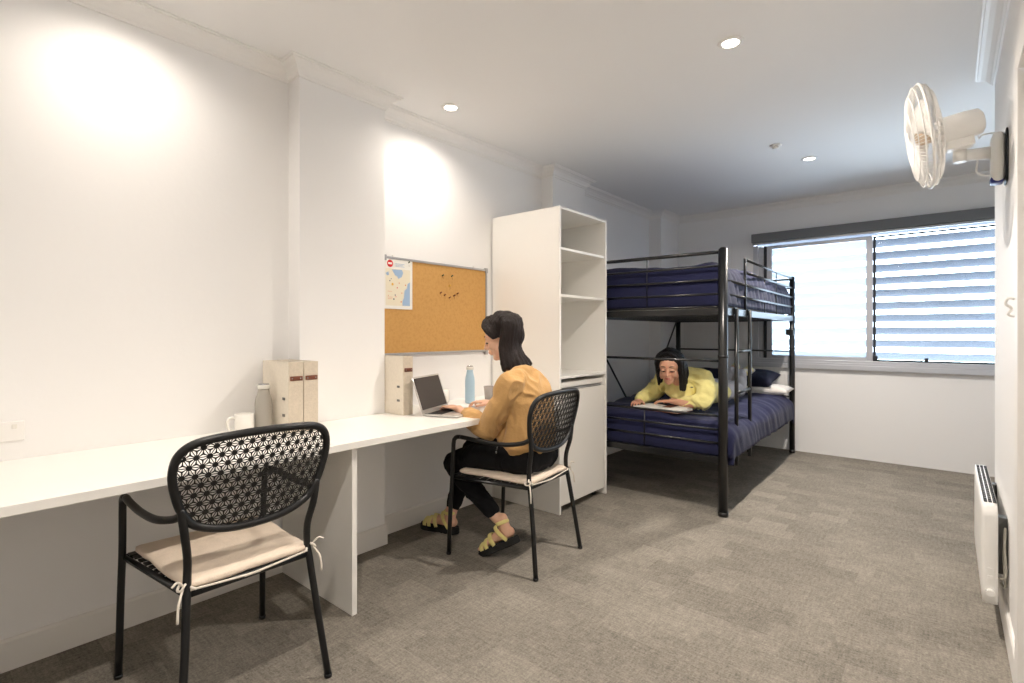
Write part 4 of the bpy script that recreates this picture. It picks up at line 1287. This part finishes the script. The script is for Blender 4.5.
for k_, n_ in ((kR, nR), (kL, nL)): limb(bm, [k_, [a + (b - a) * .5 for a, b in zip(k_, n_)], [a + (b - a) * .85 for a, b in zip(k_, n_)]], [.068, .062, .046], n=16)
fuse('trousers', bm, M['greytr'], pb, .006, 3, (.006, 8, (1, 1, 1)))
# shoes
for (n_, dx) in ((nR, (-.10, .10, 1)), (nL, (.25, .05, .9))):
    d_ = V((dx[0], .30, .25)).normalized()
    SM = frame_mx(V(n_) + V((.0, .02, -.035)), (dx[0] + .0, .35, .93), (0, -.93, .35))
    SM = frame_mx(V(n_) - V((0, -.03, .03)), (dx[0], .75, .25), (dx[0], -.25, .95))
    b = NB()
    P = lambda *a: SM @ V(a)
    limb(b, [P(-.02, 0, .0), P(.04, 0, .0), P(.11, 0, -.008), P(.17, 0, -.016)], [(.036, .040), (.036, .040), (.040, .030), (.032, .018)], side=SM.to_3x3() @ V((0, 1, 0)), n=14)
    so = link_mesh('shoe', b, M['sheet'], pb, smooth=True)
    b = NB()
    for xx in (.03, .075, .12):
        add_tube(b, [P(xx, .040 * math.cos(a), .043 * math.sin(a) - .006) for a in [PI * k / 12 for k in range(13)]], [(.008, .002)] * 13, 8, flat=SM.to_3x3() @ V((1, 0, 0)))
    link_mesh('shoe_strap', b, M['strap'], so)
# hair falls beside the face
ends = []
for az in range(-168, 180, 12):
    if abs(az) < 58: continue
    a = math.radians(az); f = (abs(az) - 58) / 122
    side_w = math.sin(a)
    if f < .5: end = V((.975 + side_w * .112, 3.775 + f * .16, .795 - f * .0)); mid = V((.972 + side_w * .100, 3.785 + f * .12, .885))
    else: end = V((.985 + side_w * .105, 3.83 + f * .09, .84)); mid = V((.98 + side_w * .095, 3.84 + f * .08, .92))
    if side_w < 0: end.z += .035
    end.z += random.uniform(-.015, .012); end.x -= side_w * .012
    ends.append((az, mid, end, .020, .009))
ex = []
for sg in (-1, 1):
    for t_ in range(4):
        ex.append(([(.046 - .018 * t_, sg * .003, .122), (.056 - .018 * t_, sg * .040, .104), (.042 - .016 * t_, sg * .074, .058), (.030 - .014 * t_, sg * .082, .0)], [.010, .012, .012, .012]))
hr = hair_locks(pb, HM, HS, M['hair2'], ends, extra=ex)
rel(pb)

# open book on the bed
bk = thing('open_book', 'open book with white pages on the quilt in front of the reading person', 'book', (.945, 3.715, .640), math.radians(-6))
for s in (-1, 1):
    bm = NB(); g = []
    for i in range(11):
        x = s * .185 * i / 10; h = .018 * math.sin(min(1, i / 6) * PI * .55) * (1 - .5 * i / 10) + .006
        g.append([bm.verts.new((x, y, z)) for y in (-.11, .11) for z in (0, h)])
    for a, c in zip(g, g[1:]):
        for q in ((0, 1), (1, 3), (3, 2), (2, 0)): bm.faces.new((a[q[0]], a[q[1]], c[q[1]], c[q[0]]))
    bm.faces.new([g[0][i] for i in (0, 1, 3, 2)]); bm.faces.new([g[-1][i] for i in (0, 1, 3, 2)])
    pg = link_mesh('pages', bm, M['page'], bk, smooth=False)
bm = NB(); add_box(bm, -.188, .188, -.113, .113, -.004, 0); link_mesh('cover', bm, M['leather'], bk, bevel=.001)
bm = NB(); add_box(bm, .012, .075, -.02, .085, .0205, .0222); link_mesh('printed_picture', bm, M['leather'], bk)
